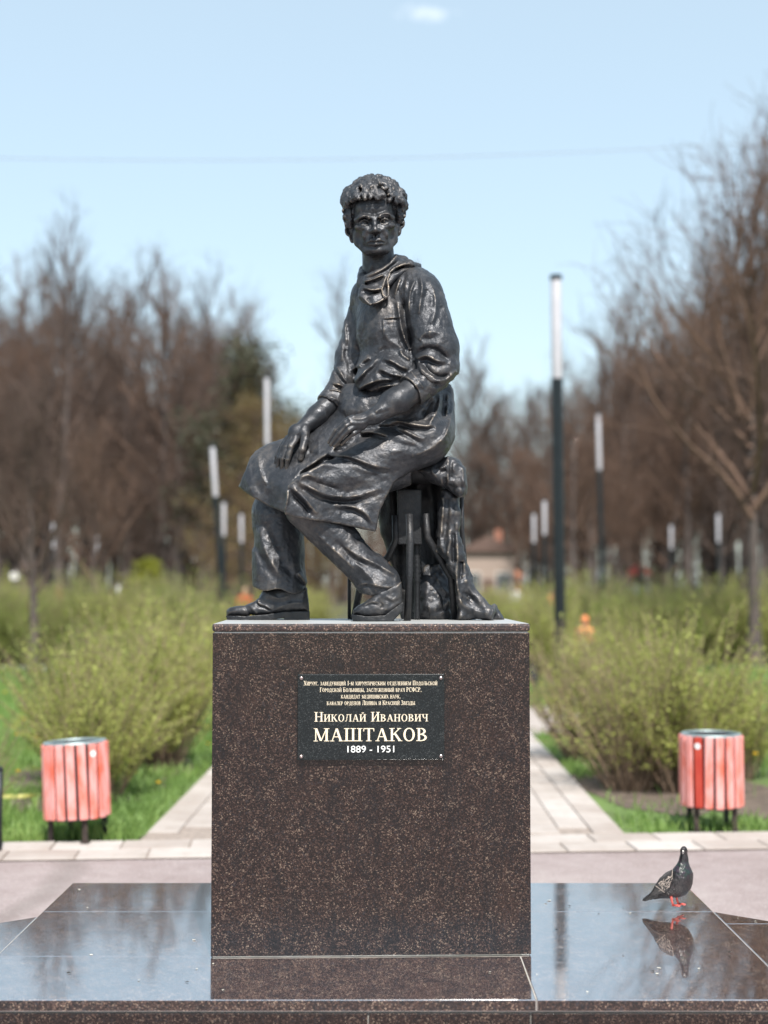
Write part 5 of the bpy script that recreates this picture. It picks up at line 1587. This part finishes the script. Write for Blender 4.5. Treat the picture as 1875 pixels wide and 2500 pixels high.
def head_place(V):
    x, y = V[:, 0] * math.cos(tilt) - V[:, 1] * math.sin(tilt), V[:, 0] * math.sin(tilt) + V[:, 1] * math.cos(tilt)
    return np.stack([x, y, V[:, 2]], 1) + HC_
V = np.concatenate([bodyV, head_place(headV)])
Q = np.concatenate([bodyQ, headQ + len(bodyV)])
link('figure', mesh_np('figure', to_world(V) - np.array(ST_BASE), Q), M_BRONZE_SKIN, statue)

# ---- hair: a cap of curls, each with its own strands
F = Field((-94, -126, -106), (94, 64, 84), 1.35)
he((0, 42, -20), (63, 53, 70))
he((0, 66, -6), (48, 30, 54), 16)
he((-60, 18, -6), (12, 36, 26), 8); he((61, 22, -8), (12, 34, 26), 8)
rh = random.Random(11)
def lock(x, y, z, r):
    """A lock that rolls over itself: an arc lying on the cap, thick at its root."""
    c = np.array((x, y - 40, z + 16.0)); nn = c / np.linalg.norm(c)
    ref = np.array((rh.uniform(-1, 1), rh.uniform(-.4, 1), rh.uniform(-1, 1)))
    t = np.cross(nn, ref); t /= np.linalg.norm(t); bt = np.cross(nn, t)
    a0 = rh.uniform(0, 6.28); sweep = rh.choice((-1, 1)) * rh.uniform(2.6, 4.4)
    pts_ = []
    for i in range(7):
        q = i / 6; a = a0 + sweep * q; rr = r * (0.95 - .65 * q)
        pts_.append(tuple(np.array((x, y, z)) + (t * math.cos(a) + bt * math.sin(a)) * rr + nn * (1.0 + 5.5 * q)))
    hch(pts_, [r * (.50 - .035 * i) for i in range(7)], 2.2)
NW = 19
for i in range(NW):
    ph = math.radians(-92 + 184 * i / (NW - 1)) + rh.uniform(-.04, .04)
    side = abs(ph) / math.radians(92)
    el0 = math.radians(17 - 34 * max(0, side - .45) / .55)          # the hairline sinks towards the ears
    el1 = math.radians(150 - 40 * side)
    wph = rh.uniform(0, 6.28); wf = rh.uniform(2.0, 2.7); amp = rh.uniform(3.5, 5.5)
    pts_ = []; rr = []
    NP = 22
    for j in range(NP):
        q = j / (NP - 1); el = el0 + (el1 - el0) * q
        a_ = ph * (1 - .25 * q * (1 - side)) + .10 * math.cos(6.28 * wf * q + wph) * (1 - .4 * q)
        rad_ = 1.0 + (.135 * math.exp(-(q / .10) ** 2) if side < .75 else .05) + .055 * math.sin(6.28 * wf * q + wph)
        x_ = math.sin(a_) * math.cos(el); z_ = math.cos(a_) * math.cos(el); y_ = math.sin(el)
        pts_.append((x_ * 69 * rad_, 42 + y_ * 61 * rad_, -16 + z_ * 72 * rad_)); rr.append((8.2 - 2.2 * q) * (1 + .18 * math.sin(12.5 * q + wph)))
    hch(pts_, rr, 1.6)
for x, y, z, r in ((-30, 60, 58, 12), (-10, 57, 63, 13), (14, 60, 61, 13), (36, 60, 50, 11), (-49, 55, 42, 11), (52, 52, 38, 10), (-2, 80, 54, 13), (-28, 82, 44, 12), (24, 82, 46, 13), (-68, 30, 10, 9), (-69, 12, 4, 9), (69, 32, 8, 9), (70, 14, 2, 9), (-66, -4, 0, 8), (67, 0, -4, 8), (-66, 22, 2, 10), (-65, 6, -4, 10), (67, 26, 0, 10), (66, 10, -6, 10)):
    lock(x, y, z, r)
F.rough(1.2, 8, 5.0).rough(1.3, 3.6, 8.0, (1, .6, 1))
hV, hQ = F.nets()
link('hair', mesh_np('hair', to_world(head_place(hV)) - np.array(ST_BASE), hQ), M_BRONZE, statue)

# ---- the coat hanging behind, the rolled seat cover and the sack under it
F = Field((905, 1180, -170), (1240, 1522, 70), 2.8)
F.prism(E((935, 440), (1010, 460), (1115, 520), (1118, 900), (1190, 1180), (1260, 1410), (1400, 1570), (1440, 1600), (1440, 1725), (1090, 1725), (1090, 1400), (985, 1150), (880, 1050), (895, 720)),
        lambda X, Y: 2 + 7 * np.sin(X * .07 + Y * .004) + (Y - 1200) * .06, 60, 0, 'add', 14)
F.prism(E((1380, 1590), (1450, 1560), (1480, 1600), (1550, 1700), (1550, 1730), (1380, 1730)), lambda X, Y: -40 + 0 * X, 50, 10, 'add', 8)
F.relief([(E((1085, 850), (1095, 1150), (1085, 1350), (1110, 1480)), 9, 5, .9), (E((960, 520), (945, 760), (930, 950), (970, 1090)), 8, 6, .6), (E((1020, 520), (1060, 700), (1050, 1000), (1040, 1180)), -3, 7),
          (E((1040, 900), (1010, 1020), (990, 1110)), 6, 6), (E((1090, 1450), (1150, 1560), (1300, 1640), (1420, 1650)), 8, 8, .5), (E((1150, 1280), (1220, 1420), (1330, 1560)), 6, 7),
          (E((1130, 1450), (1200, 1480), (1270, 1560)), -4, 4), (E((1130, 1500), (1200, 1530), (1260, 1600)), -4, 4), (E((1130, 1550), (1190, 1580), (1250, 1640)), -4, 4),
          (E((1450, 1570), (1440, 1650), (1410, 1700)), 6, 5, .8), (E((1100, 1100), (1140, 1250), (1180, 1330)), -4, 8)])
F.rough(4.0, 26, 4.0).rough(2.4, 9, 1.0)
sculpt('coat', F, M_BRONZE)
F = Field((915, 1120, -170), (1090, 1522, -20), 3.4)
F.prism([(925, 1130), (1080, 1130), (1085, 1520), (985, 1520), (966, 1420), (938, 1330), (926, 1250)], lambda X, Y: -90 + 10 * np.sin(X * .1), 50, 0, 'add', 10)
F.rough(6, 28, 2.0)
sculpt('coat_tail', F, M_BRONZE_DARK)
F = Field((980, 1330, -150), (1150, 1522, 20), 2.6)
F.ell((1066, 1452, -70), (50, 62, 48))
F.ell((1060, 1490, -66), (52, 34, 50), 16)
F.cone((1052, 1405, -72), (1074, 1396, -72), 26, 20, 20)
F.relief([(E((760, 1290), (800, 1400), (790, 1520), (840, 1640)), 5, 8, .6), (E((870, 1260), (930, 1380), (1000, 1450)), 5, 7, .6), (E((740, 1560), (880, 1600), (1050, 1520)), 3, 7, .7), (E((900, 1420), (950, 1540), (940, 1640)), -5, 7), (E((1000, 1500), (1020, 1600)), 4, 7)])
F.rough(5, 26, 3.0).rough(2.4, 9, 6.0)
sculpt('sack', F, M_BRONZE)
F = Field((1010, 1105, -90), (1148, 1222, 110), 2.2)
F.prism(J((430, 1375), (600, 1290), (850, 1190), (1000, 1235), (1080, 1360), (1105, 1570), (1090, 1690), (1050, 1735), (980, 1725), (830, 1610), (640, 1540)), lambda X, Y: 10 + 0 * X, 128, 0, 'add', 26)
F.relief([(J((852, 1210), (850, 1400), (850, 1600)), 4, 4, 1.2), (J((730, 1350), (790, 1330), (820, 1325)), 6, 4, .9), (J((1040, 1300), (1060, 1450), (1060, 1600)), 6, 5), (J((840, 1560), (950, 1600), (1090, 1580)), -5, 4),
          (J((600, 1330), (680, 1440), (800, 1560)), 5, 9), (J((700, 1300), (680, 1420)), -3, 7)])
F.rough(3.2, 16, 5.0).rough(1.5, 7, 3.0)
sculpt('seat_cover', F, M_BRONZE)

# ---- the screw stool under him
def lp(x, y, wd=0.0): return pt(x, y, wd) - ST_BASE
stool = empty('stool', ST_BASE); stool.parent = statue; stool.location = (0, 0, 0)
def tubepx(name, pts_, r, n=8, flat=None, parent=None):
    return MB().tube([lp(*p) for p in pts_], [q * ST_K for q in (r if hasattr(r, '__len__') else [r] * len(pts_))], n, True, flat).build(name, M_BRONZE_DARK, parent or stool, 'all')
F = Field((905, 1095, -75), (1105, 1215, 130), 3.2)
F.ell((1018, 1146, -30), (84, 36, 62)); F.cut(lambda x, y, z: np.abs(y - 1160 + 0 * x + 0 * z) - 26); F.rough(1.5, 16, 2.0)
sculpt('seat', F, M_BRONZE_DARK).parent = stool
def boxpx(name, x0, x1, y0, y1, w0, w1):
    bm = bmesh.new()
    v = [bm.verts.new(lp(x, y, q)) for q in (w0, w1) for (x, y) in ((x0, y0), (x1, y0), (x1 + 2, y1), (x0 + 3, y1))]
    for f in ((0, 1, 2, 3), (7, 6, 5, 4), (0, 4, 5, 1), (1, 5, 6, 2), (2, 6, 7, 3), (3, 7, 4, 0)): bm.faces.new([v[i] for i in f])
    bmesh.ops.recalc_face_normals(bm, faces=bm.faces)
    me = bpy.data.meshes.new(name); bm.to_mesh(me); bm.free()
    return bevel_mesh(link(name, me, M_BRONZE_DARK, stool), 0.004)
boxpx('column', 969, 1028, 1195, 1329, -50, 5)
tubepx('leg', [(999, 1256, 66), (1001, 1320, 78), (1000, 1400, 84), (994, 1519, 88)], [9, 9.5, 9, 9], 10)
tubepx('leg', [(1040, 1254, 20), (1043, 1310, 20), (1066, 1350, 10), (1102, 1412, -10), (1112, 1515, -20)], [8, 9, 9, 9, 9], 10)
tubepx('leg', [(964, 1258, 0), (966, 1320, 0), (948, 1360, -20), (905, 1404, -50), (878, 1440, -60), (864, 1514, -66)], [8, 9, 9, 9, 9, 9], 10)
tubepx('leg', [(1126, 1206, -60), (1128, 1300, -70), (1136, 1395, -80), (1140, 1516, -80)], [6, 6, 7, 7], 10)
tubepx('leg', [(853, 1398, -95), (853, 1514, -95)], 4.5, 8)
mb = MB()
prof = []
for i in range(33):
    z = i / 32; y = 1325 + (1518 - 1325) * z
    prof.append((y, 10 if (i % 2 == 0 and i < 17) else 7.4))
c0 = lp(1018, 1325, -22)
mb.lathe([(r * ST_K, (PED_TOP - ST_BASE.z) + (1518 - y) * ST_K) for y, r in prof][::-1], 12, (c0.x, c0.y, 0))
mb.build('screw', M_BRONZE_DARK, stool, 'all')
# ------------------------------------------------------------------ litter bins
def slat_mat(name, col, col2):
    m = NT(name); c = m.coord(); oi = m.n('ObjectInfo')
    sh = m.n('VectorMath', operation='ADD'); m.l(c, sh.inputs[0]); cx = m.n('CombineXYZ'); m.l(m.math('MULTIPLY', oi.outputs['Random'], 30.0), cx.inputs[2]); m.l(cx.outputs[0], sh.inputs[1])
    n1 = m.noise(m.scalev(sh.outputs[0], (1, 1, .35)), 13, 5, .6); n2 = m.noise(m.scalev(sh.outputs[0], (6, 6, .5)), 22, 4)
    f = m.ramp(m.math('ADD', m.math('MULTIPLY', n1, .75), m.math('MULTIPLY', n2, .25)), [(0.43, 0.0), (0.64, 1.0)])
    m.set(Base_Color=m.mix(f, col, col2), Roughness=.6, Normal=m.bump(n2, .3, .003)); return m.m
M_SLAT = slat_mat('faded_red_paint', (0.74, 0.33, 0.31), (0.62, 0.115, 0.065))
M_SLAT_RED = slat_mat('deep_red_paint', (0.42, 0.035, 0.02), (0.50, 0.07, 0.04))
M_IRON = plain('dark_iron', (0.022, 0.026, 0.030), .5, .4, .3, 20)
M_ZINC = plain('zinc_rim', (0.30, 0.37, 0.38), .5, .5, .15, 20)
M_STICK = plain('white_sticker', (0.75, 0.77, 0.76), .5, 0, .06, 30)
M_RUST = plain('rusty_leg', (0.05, 0.036, 0.030), .8, .2, .4, 25)
def litter_bin(p, rz, tilt, label, sticker, red, lean_y=0.0):
    R_, Hb, z0, n_ = .210, .492, .150, 18
    r = empty('litter_bin', p, 0); r.rotation_euler = (lean_y, tilt, rz)
    tag(r, label, 'litter bin', 'litter bins beside the path')
    mb = MB(); mb.lathe([(R_ - .022, z0 + .01), (R_ - .016, z0 + Hb - .01)], 28); mb.lathe([(R_ - .035, z0 + .05), (R_ - .030, z0 + Hb - .005)], 28, cap=False); mb.build('drum', M_IRON, r, True)
    mb = MB(); mb.lathe([(R_ - .020, z0 + Hb - .02), (R_ - .008, z0 + Hb - .012), (R_ - .002, z0 + Hb + .002), (R_ - .006, z0 + Hb + .010), (R_ - .022, z0 + Hb + .012), (R_ - .026, z0 + Hb + .002)], 32, cap=False)
    mb.build('rim', M_ZINC, r, True)
    mb = MB(); mb.lathe([(R_ - .012, z0 - .004), (R_ + .001, z0 + .004), (R_ + .001, z0 + .016), (R_ - .012, z0 + .02)], 32, cap=False); mb.build('bottom_hoop', M_IRON, r, True)
    pitch = 2 * math.pi * R_ / n_
    me = MB().box((0, 0, 0), (pitch - .018, .018, Hb - .008), None, .004).mesh('slat')
    me2 = me.copy(); me.materials.append(M_SLAT); me2.materials.append(M_SLAT_RED)
    rr = random.Random(int(p[0] * 100) + 3)
    for k in range(n_):
        a = 2 * math.pi * k / n_ - math.pi / 2 + .06
        o = bpy.data.objects.new('slat', me2 if k == red else me); COL.objects.link(o); o.parent = r
        q = R_ + rr.uniform(-.003, .003)
        o.location = (q * math.cos(a), q * math.sin(a), z0 + Hb / 2 + rr.uniform(-.004, .003)); o.rotation_euler = (0, rr.uniform(-.012, .012), a + math.pi / 2)
        if k == red: o['label'] = 'deep red freshly painted slat'
        if k == sticker:
            mb = MB(); mb.lathe([(.021, 0), (.021, .0012)], 20)
            s_ = mb.build('sticker', M_STICK, o, False, (0, -.0091, Hb / 2 - .065)); s_.rotation_euler = (math.pi / 2, 0, 0)
    for sx, sy in ((-.13, -.12), (.13, -.12), (-.13, .12), (.13, .12)):
        mb = MB(); mb.box((sx, sy, z0 / 2), (.036, .014, z0 + .03)); mb.box((sx, sy, .004), (.05, .05, .008)); mb.build('leg', M_RUST if sy < 0 else M_IRON, r)
pl = ground(187, 2058); pr = ground(1742, 2026)
litter_bin((pl.x, pl.y + .05, 0.012), -.35, -.055, 'tilted faded red slatted litter bin with pale sticker, left of the pedestal', 3, -1)
litter_bin((pr.x, pr.y + .05, 0.012), .0, 0.0, 'upright faded red slatted litter bin with one deep red slat, right of the pedestal', 16, 16)

# black post cut by the left edge of the picture
p = ground(-4, 2083); 
r = empty('bollard', (p.x, p.y, 0)); tag(r, 'slim black post cut by the left edge of the photo', 'post')
MB().tube([(0, 0, 0), (0, 0, .52)], .022, 12).build('post', M_IRON, r, 'all'); MB().lathe([(.024, .52), (.024, .535), (.004, .55)], 12).build('post_cap', M_IRON, r, True); MB().box((0, 0, .005), (.1, .1, .01)).build('base_plate', M_IRON, r)
# yellow barrier tape behind the left bin
M_TAPE = plain('yellow_tape', (0.36, 0.34, 0.09), .5)
A, Bq = at(-60, 1938, 10.9), at(122, 1938, 11.2)
mb = MB(); vs = []
for i in range(13):
    t = i / 12; q = A.lerp(Bq, t); q.z -= .02 * math.sin(t * math.pi); d = .012 * math.sin(t * 9)
    vs.append((mb.bm.verts.new(q + Vector((0, d, -.013))), mb.bm.verts.new(q + Vector((0, -d, .013)))))
for (a, b), (c, d) in zip(vs, vs[1:]): mb.bm.faces.new((a, c, d, b))
tp = mb.build('barrier_tape', M_TAPE); tag(tp, 'yellow barrier tape stretched over the grass behind the left litter bin', 'tape')

# ------------------------------------------------------------------ lamp posts
M_POLE = plain('lamp_black', (0.010, 0.014, 0.017), .35, .3, .2, 8)
M_DIFF = plain('lamp_diffuser', (0.44, 0.43, 0.46), .35, 0, .05, 5)
def lamp(x, y, h, label, lean=0.0, fat=1.0):
    r = empty('lamp_post', (x, y, 0)); r.rotation_euler = (0, lean, 0); tag(r, label, 'lamp post', 'lamp posts in the park')
    hd = h * .253
    mb = MB(); mb.lathe([(.062 * fat, .0), (.062 * fat, h - hd)], 16); mb.build('pole', M_POLE, r, True)
    mb = MB(); mb.lathe([(.16, 0), (.16, .02), (.075, .03), (.072, .12)], 16); mb.build('base', M_POLE, r, True)
    mb = MB(); mb.lathe([(.055 * fat, h - hd), (.058 * fat, h - hd + .03), (.058 * fat, h - .07), (.055 * fat, h - .06)], 16); d = mb.build('diffuser', M_DIFF, r, True)
    mb = MB(); mb.lathe([(.068 * fat, h - .075), (.068 * fat, h - .01), (.05 * fat, h)], 16); mb.build('lamp_cap', M_POLE, r, True)
    mb = MB(); mb.lathe([(.066 * fat, h - hd - .03), (.066 * fat, h - hd + .01)], 16); mb.build('collar', M_POLE, r, True)
def lamp_px(sx, top, h, sxb, label, fat=1.0):
    Y = (h - EYE) * F_PX / (1428 - top)
    p = at(sx, top, Y); b = at(sxb, 1428, Y)
    hz = 1428; lean = math.atan2(p.x - b.x, h - EYE)
    x0 = b.x - (p.x - b.x) / (h - EYE) * EYE
    lamp(x0, Y, h, label, lean, fat)
lamp_px(1357, 665, 6.65, 1366, 'nearest and tallest white headed lamp post, right of the statue', 1.45)
lamp_px(1460, 1004, 6.65, 1470, 'second lamp post to the right, beyond the tallest one', 1.1)
lamp_px(651, 912, 6.65, 655, 'lamp post rising behind the seated man far knee')
lamp_px(518, 1082, 5.2, 540, 'leaning lamp post left of the statue behind the shoe toe', 1.1)
for sx, top, lb in ((546, 1221, 'small far lamp post just right of the leaning one'), (589, 1250, 'small far lamp post nearest the left trouser leg'), (130, 1272, 'small far lamp post at the left edge of the wood'), (238, 1302, 'small far lamp post by the lime bush'),
                    (1303, 1250, 'small far lamp post left of the tallest one, the lower of a pair'), (1329, 1217, 'small far lamp post left of the tallest one, the higher of a pair'), (1638, 1278, 'small far lamp post among trunks at the right'), (1753, 1250, 'small far lamp post nearest the right edge')):
    lamp_px(sx, top, 4.2, sx + 1, lb, .95)
# overhead cable
A, Bq = at(-900, 352, 24), at(2700, 268, 30)
ps = []
for i in range(41):
    t = i / 40; q = A.lerp(Bq, t); q.z -= 0.62 * 4 * t * (1 - t); ps.append(q)
tag(MB().tube(ps, .007, 5).build('overhead_cable', plain('cable_grey', (0.25, 0.27, 0.30), .6)), 'thin overhead cable sagging across the sky above the statue', 'cable')

# ------------------------------------------------------------------ far people and things
M_SKINP = plain('skin', (0.50, 0.30, 0.22), .6); M_HAIRP = plain('dark_hair', (0.03, 0.02, 0.015), .6)
CLOTH = {}
def cloth(name, col):
    if name not in CLOTH: CLOTH[name] = plain(name, col, .85, 0, .15, 6)
    return CLOTH[name]
def fmesh(name, F, sc):
    V, Q = F.nets(); V = V * sc; V[:, 2] *= 1
    return mesh_np(name, np.stack([V[:, 0], V[:, 2], -V[:, 1]], 1), Q[:, ::-1])     # field x, y down, w -> world x, z up, depth
def person(p, h, rz, top, bottom, label, hair='dark'):
    """Standing or walking figure in units of cm at 175 cm height; y runs down from the crown of the head."""
    r = empty('person', (p.x, p.y, 0), rz); tag(r, label, 'person'); sc = h / 175.0
    def F0(lo, hi): return Field(lo, hi, 2.4)
    def put(name, F, mat):
        V, Q = F.nets(); W = np.stack([V[:, 0], -V[:, 2], 175 - V[:, 1]], 1) * sc
        return link(name, mesh_np(name, W, Q), mat, r)
    F = F0((-48, -6, -40), (48, 182, 40))
    F.ell((0, 11, 1), (7.8, 11.5, 9.5)); F.cone((0, 18, 0), (0, 32, -1), 5.5, 6, 3); F.cone((0, 14, 9.5), (0, 16, 10.5), 1.6, 1.8, 2); F.ell((-8, 12, 0), (1.6, 3, 2), 1); F.ell((8, 12, 0), (1.6, 3, 2), 1)
    F.cone((-12, 36, 0), (12, 36, 0), 6.5, 6.5, 6); F.cone((0, 40, 0), (0, 88, 0), 13, 14, 10)
    for s in (-1, 1):
        F.chain([(s * 17, 37, 0), (s * 23, 66, s * 3 - 2), (s * 22, 90, 6 + s * 5)], [5.5, 4.2, 3.0], 3)
        F.cone((s * 22, 90, 6 + s * 5), (s * 22, 98, 8 + s * 5), 3.4, 3.4, 2)
        for k in range(4): F.cone((s * 22, 97, 5.5 + k * 1.9 + s * 5), (s * 21.5, 106 - abs(k - 1.5), 6.5 + k * 1.9 + s * 5), 1.25, 1.1, .5)
        F.chain([(s * 9, 88, 0), (s * 10, 128, s * 7 + 2), (s * 10, 166, s * 11 - 4)], [9, 6.5, 4.2], 4)
    put('figure', F, M_SKINP)
    F = F0((-42, 22, -34), (42, 112, 34))
    F.cone((-13, 37, 0), (13, 37, 0), 8.4, 8.4, 6); F.cone((0, 42, 0), (0, 94, 0), 16, 18, 10)
    for s in (-1, 1): F.chain([(s * 17, 38, 0), (s * 23.5, 66, s * 3 - 2), (s * 22, 88, 6 + s * 5)], [7.6, 6.4, 5.2], 4)
    F.cone((0, 27, -1), (0, 32, -1), 8, 10, 4); F.rough(1.0, 9, 2.0); put('jacket', F, top)
    F = F0((-30, 84, -36), (30, 172, 36))
    F.cone((-5, 94, 0), (5, 94, 0), 14, 14, 4)
    for s in (-1, 1): F.chain([(s * 9, 96, 0), (s * 10, 128, s * 7 + 2), (s * 10, 164, s * 11 - 4)], [11.5, 8.6, 7.2], 4)
    put('trousers', F, bottom)
    F = F0((-22, -8, -22), (22, 30, 22)); F.ell((0, 9.5, -1), (9.3, 12.4, 11)); F.cut(lambda x, y, z: np.where(z > 3.5, y - 4.5 + 0 * x, y - 17 + 0 * x)); put('hair', F, M_HAIRP if hair == 'dark' else hair)
    for s in (-1, 1):
        F = F0((s * 10 - 16, 158, -30), (s * 10 + 16, 180, 36)); F.cone((s * 10, 170, s * 11 - 7), (s * 10, 171.5, s * 11 + 11), 5, 4); F.cut(lambda x, y, z: y - 175 + 0 * x + 0 * z); put('shoe', F, M_HAIRP)
def person_px(sx, stop, h, *a, **k):
    Y = (EYE - h) * F_PX / max(stop - 1428, 1e-3) if h < EYE - .02 else 52.0
    p = at(sx, stop, Y); person(p, h, *a, **k)
RED, ORG, TEAL, DARK, GREY, PALE, LB = cloth('red_cloth', (0.62, 0.015, 0.012)), cloth('orange_cloth', (0.75, 0.24, 0.09)), cloth('teal_cloth', (0.05, 0.34, 0.33)), cloth('dark_cloth', (0.02, 0.022, 0.026)), cloth('grey_cloth', (0.12, 0.12, 0.13)), cloth('pale_cloth', (0.6, 0.58, 0.6)), cloth('blue_cloth', (0.35, 0.45, 0.55))
person(at(598, 1428, 40), 1.66, .4, RED, RED, 'person in bright red clothes standing far off beside the left shoe')
person(at(1428, 1428, 24), 1.17, 2.6, ORG, DARK, 'small child in an orange hooded jacket and dark trousers behind the right shrub', hair=ORG)
person(at(497, 1428, 25.0), .92, 1.2, TEAL, DARK, 'small child in teal jacket half hidden by the left shrub', hair=TEAL)
person(at(143, 1428, 61), 1.78, 2.0, cloth('rust_cloth', (0.32, 0.06, 0.035)), DARK, 'person in rust red top and dark trousers at the edge of the left wood')
person(at(1259, 1428, 62), 1.66, 2.8, PALE, GREY, 'person in pale jacket far behind the coat of the statue')
person(at(1296, 1428, 58), 1.45, .6, LB, GREY, 'person in light blue top far off left of the tallest lamp post')
person(at(1344, 1428, 57), 1.50, 1.6, ORG, DARK, 'person in orange jacket far off right beside the tallest lamp post')
# black rucksack on the edge of the path
pb = ground(1301, 1672)
r = empty('rucksack', (pb.x, pb.y, 0.01), .5); tag(r, 'small black rucksack on the path edge just right of the pedestal', 'rucksack')
def fobj(name, F, mat):
    V, Q = F.nets(); W = np.stack([V[:, 0], -V[:, 2], -V[:, 1]], 1) * .01
    return link(name, mesh_np(name, W, Q), mat, r)
F = Field((-16, -40, -14), (16, 4, 14), 1.2); F.ell((0, -15, 0), (10.5, 16, 7.5)); F.ell((0, -8, 3), (9.5, 8, 7), 4); F.cut(lambda x, y, z: y + 0 * x + 0 * z); F.rough(.7, 5, 1.0); fobj('bag_body', F, DARK)
F = Field((-10, -44, -8), (10, -24, 8), .9); F.chain([(-4, -29, -2), (-3.4, -36, -2), (0, -38, -2), (3.4, -36, -2), (4, -29, -2)], 1.1); fobj('bag_handle', F, DARK)

# pale round sign and white marker post at the far left
r = empty('round_sign', (at(35, 1428, 48).x, 48, 0)); tag(r, 'round white sign on a post at the far left below the wood', 'sign')
MB().tube([(0, 0, 0), (0, 0, 2.1)], .02, 8).build('post', M_IRON, r, 'all')
o = MB().lathe([(.145, -.01), (.15, 0), (.145, .01)], 28).build('sign_disc', cloth('sign_white', (0.62, 0.60, 0.58)), r, True, (0, -.03, 2.0)); o.rotation_euler = (math.pi / 2, 0, 0)
r = empty('marker_post', (at(289, 1428, 46).x, 46, 0)); tag(r, 'short white marker post beside the lime yellow bush', 'post')
MB().box((0, 0, .84), (.13, .13, 1.68), None, .01).build('post', PALE, r); MB().lathe([(.09, 1.68), (.05, 1.73), (.01, 1.75)], 8).build('post_cap', GREY, r, True)

# small brick house glimpsed between the trunks
M_BRICK = NT('salmon_brick'); c = M_BRICK.coord()
br = M_BRICK.n('TexBrick'); M_BRICK.l(M_BRICK.scalev(c, (1, 1, 1)), br.inputs['Vector']); br.inputs['Scale'].default_value = 3.2
br.inputs['Color1'].default_value = (0.34, 0.155, 0.10, 1); br.inputs['Color2'].default_value = (0.28, 0.115, 0.075, 1); br.inputs['Mortar'].default_value = (0.33, 0.26, 0.22, 1)
M_BRICK.set(Base_Color=br.outputs['Color'], Roughness=.9); M_BRICK = M_BRICK.m
M_ROOF = plain('roof_sheet', (0.12, 0.075, 0.06), .7, 0, .2, 2); M_GLASS = plain('window_glass', (0.03, 0.04, 0.05), .08); M_FRAME = plain('window_frame', (0.6, 0.58, 0.54), .6)
hx = at(1186, 1428, 97).x
house = empty('brick_house', (hx, 97, 0)); tag(house, 'salmon brick house glimpsed between trunks right of the stool', 'house')
HW, HD, HH = 3.6, 5.0, 3.9
MB().box((0, 0, HH / 2), (HW, HD, HH)).build('wall', M_BRICK, house)
mb = MB(); v = [mb.bm.verts.new(q) for q in ((-HW / 2 - .3, -HD / 2 - .3, HH), (HW / 2 + .3, -HD / 2 - .3, HH), (HW / 2 + .3, HD / 2 + .3, HH), (-HW / 2 - .3, HD / 2 + .3, HH), (0, -HD / 2 - .3, HH + 1.1), (0, HD / 2 + .3, HH + 1.1))]
for f in ((0, 1, 4), (2, 3, 5), (1, 2, 5, 4), (3, 0, 4, 5), (3, 2, 1, 0)): mb.bm.faces.new([v[i] for i in f])
roof = mb.build('roof', M_ROOF, house); MB().box((.9, .6, HH + 1.0), (.5, .5, 1.2)).build('chimney', M_BRICK, roof)
for wx in (-1.0, 1.0):
    wdw = MB().box((wx, -HD / 2 - .02, 1.9), (1.0, .08, 1.3)).build('window', M_FRAME, house)
    for k in (-.23, .23): MB().box((wx + k, -HD / 2 - .066, 1.9), (.40, .02, 1.14)).build('pane', M_GLASS, wdw)
MB().box((0, -HD / 2 - .03, 1.05), (.8, .06, 2.1)).build('door', M_ROOF, house)
# playground tower with orange panels
M_YEL = cloth('play_yellow', (0.50, 0.30, 0.06)); M_ORG2 = cloth('play_orange', (0.36, 0.15, 0.085)); M_RED2 = cloth('play_red', (0.34, 0.07, 0.05)); M_BLU2 = cloth('play_lilac', (0.45, 0.45, 0.6))
def play_tower(sx, Y, label, roofm, panm):
    r = empty('play_tower', (at(sx, 1428, Y).x, Y, 0)); tag(r, label, 'playground tower', 'playground towers far right')
    for a in (-.7, .7):
        for b in (-.7, .7): MB().box((a, b, 1.2), (.1, .1, 2.4)).build('post', M_ORG2, r)
    MB().box((0, 0, 1.0), (1.5, 1.5, .08)).build('deck', M_ORG2, r)
    mb = MB(); mb.lathe([(1.15, 2.35), (.6, 2.75), (.03, 3.1)], 4); mb.build('roof', roofm, r)
    MB().box((0, -.72, 1.4), (1.3, .04, .7)).build('panel', panm, r); MB().box((-.72, 0, 1.4), (.04, 1.3, .7)).build('panel', panm, r)
    mb = MB(); mb.tube([(.75, -.2, 1.05), (1.4, -.6, .5), (2.0, -.9, .2)], .22, 8, True, .35); mb.build('slide', M_RED2, r, 'all')
play_tower(1243, 104, 'playground tower with orange roof far right of the stool', M_ORG2, M_YEL)
play_tower(1560, 92, 'playground tower with red roof between the right trunks', M_RED2, M_BLU2)
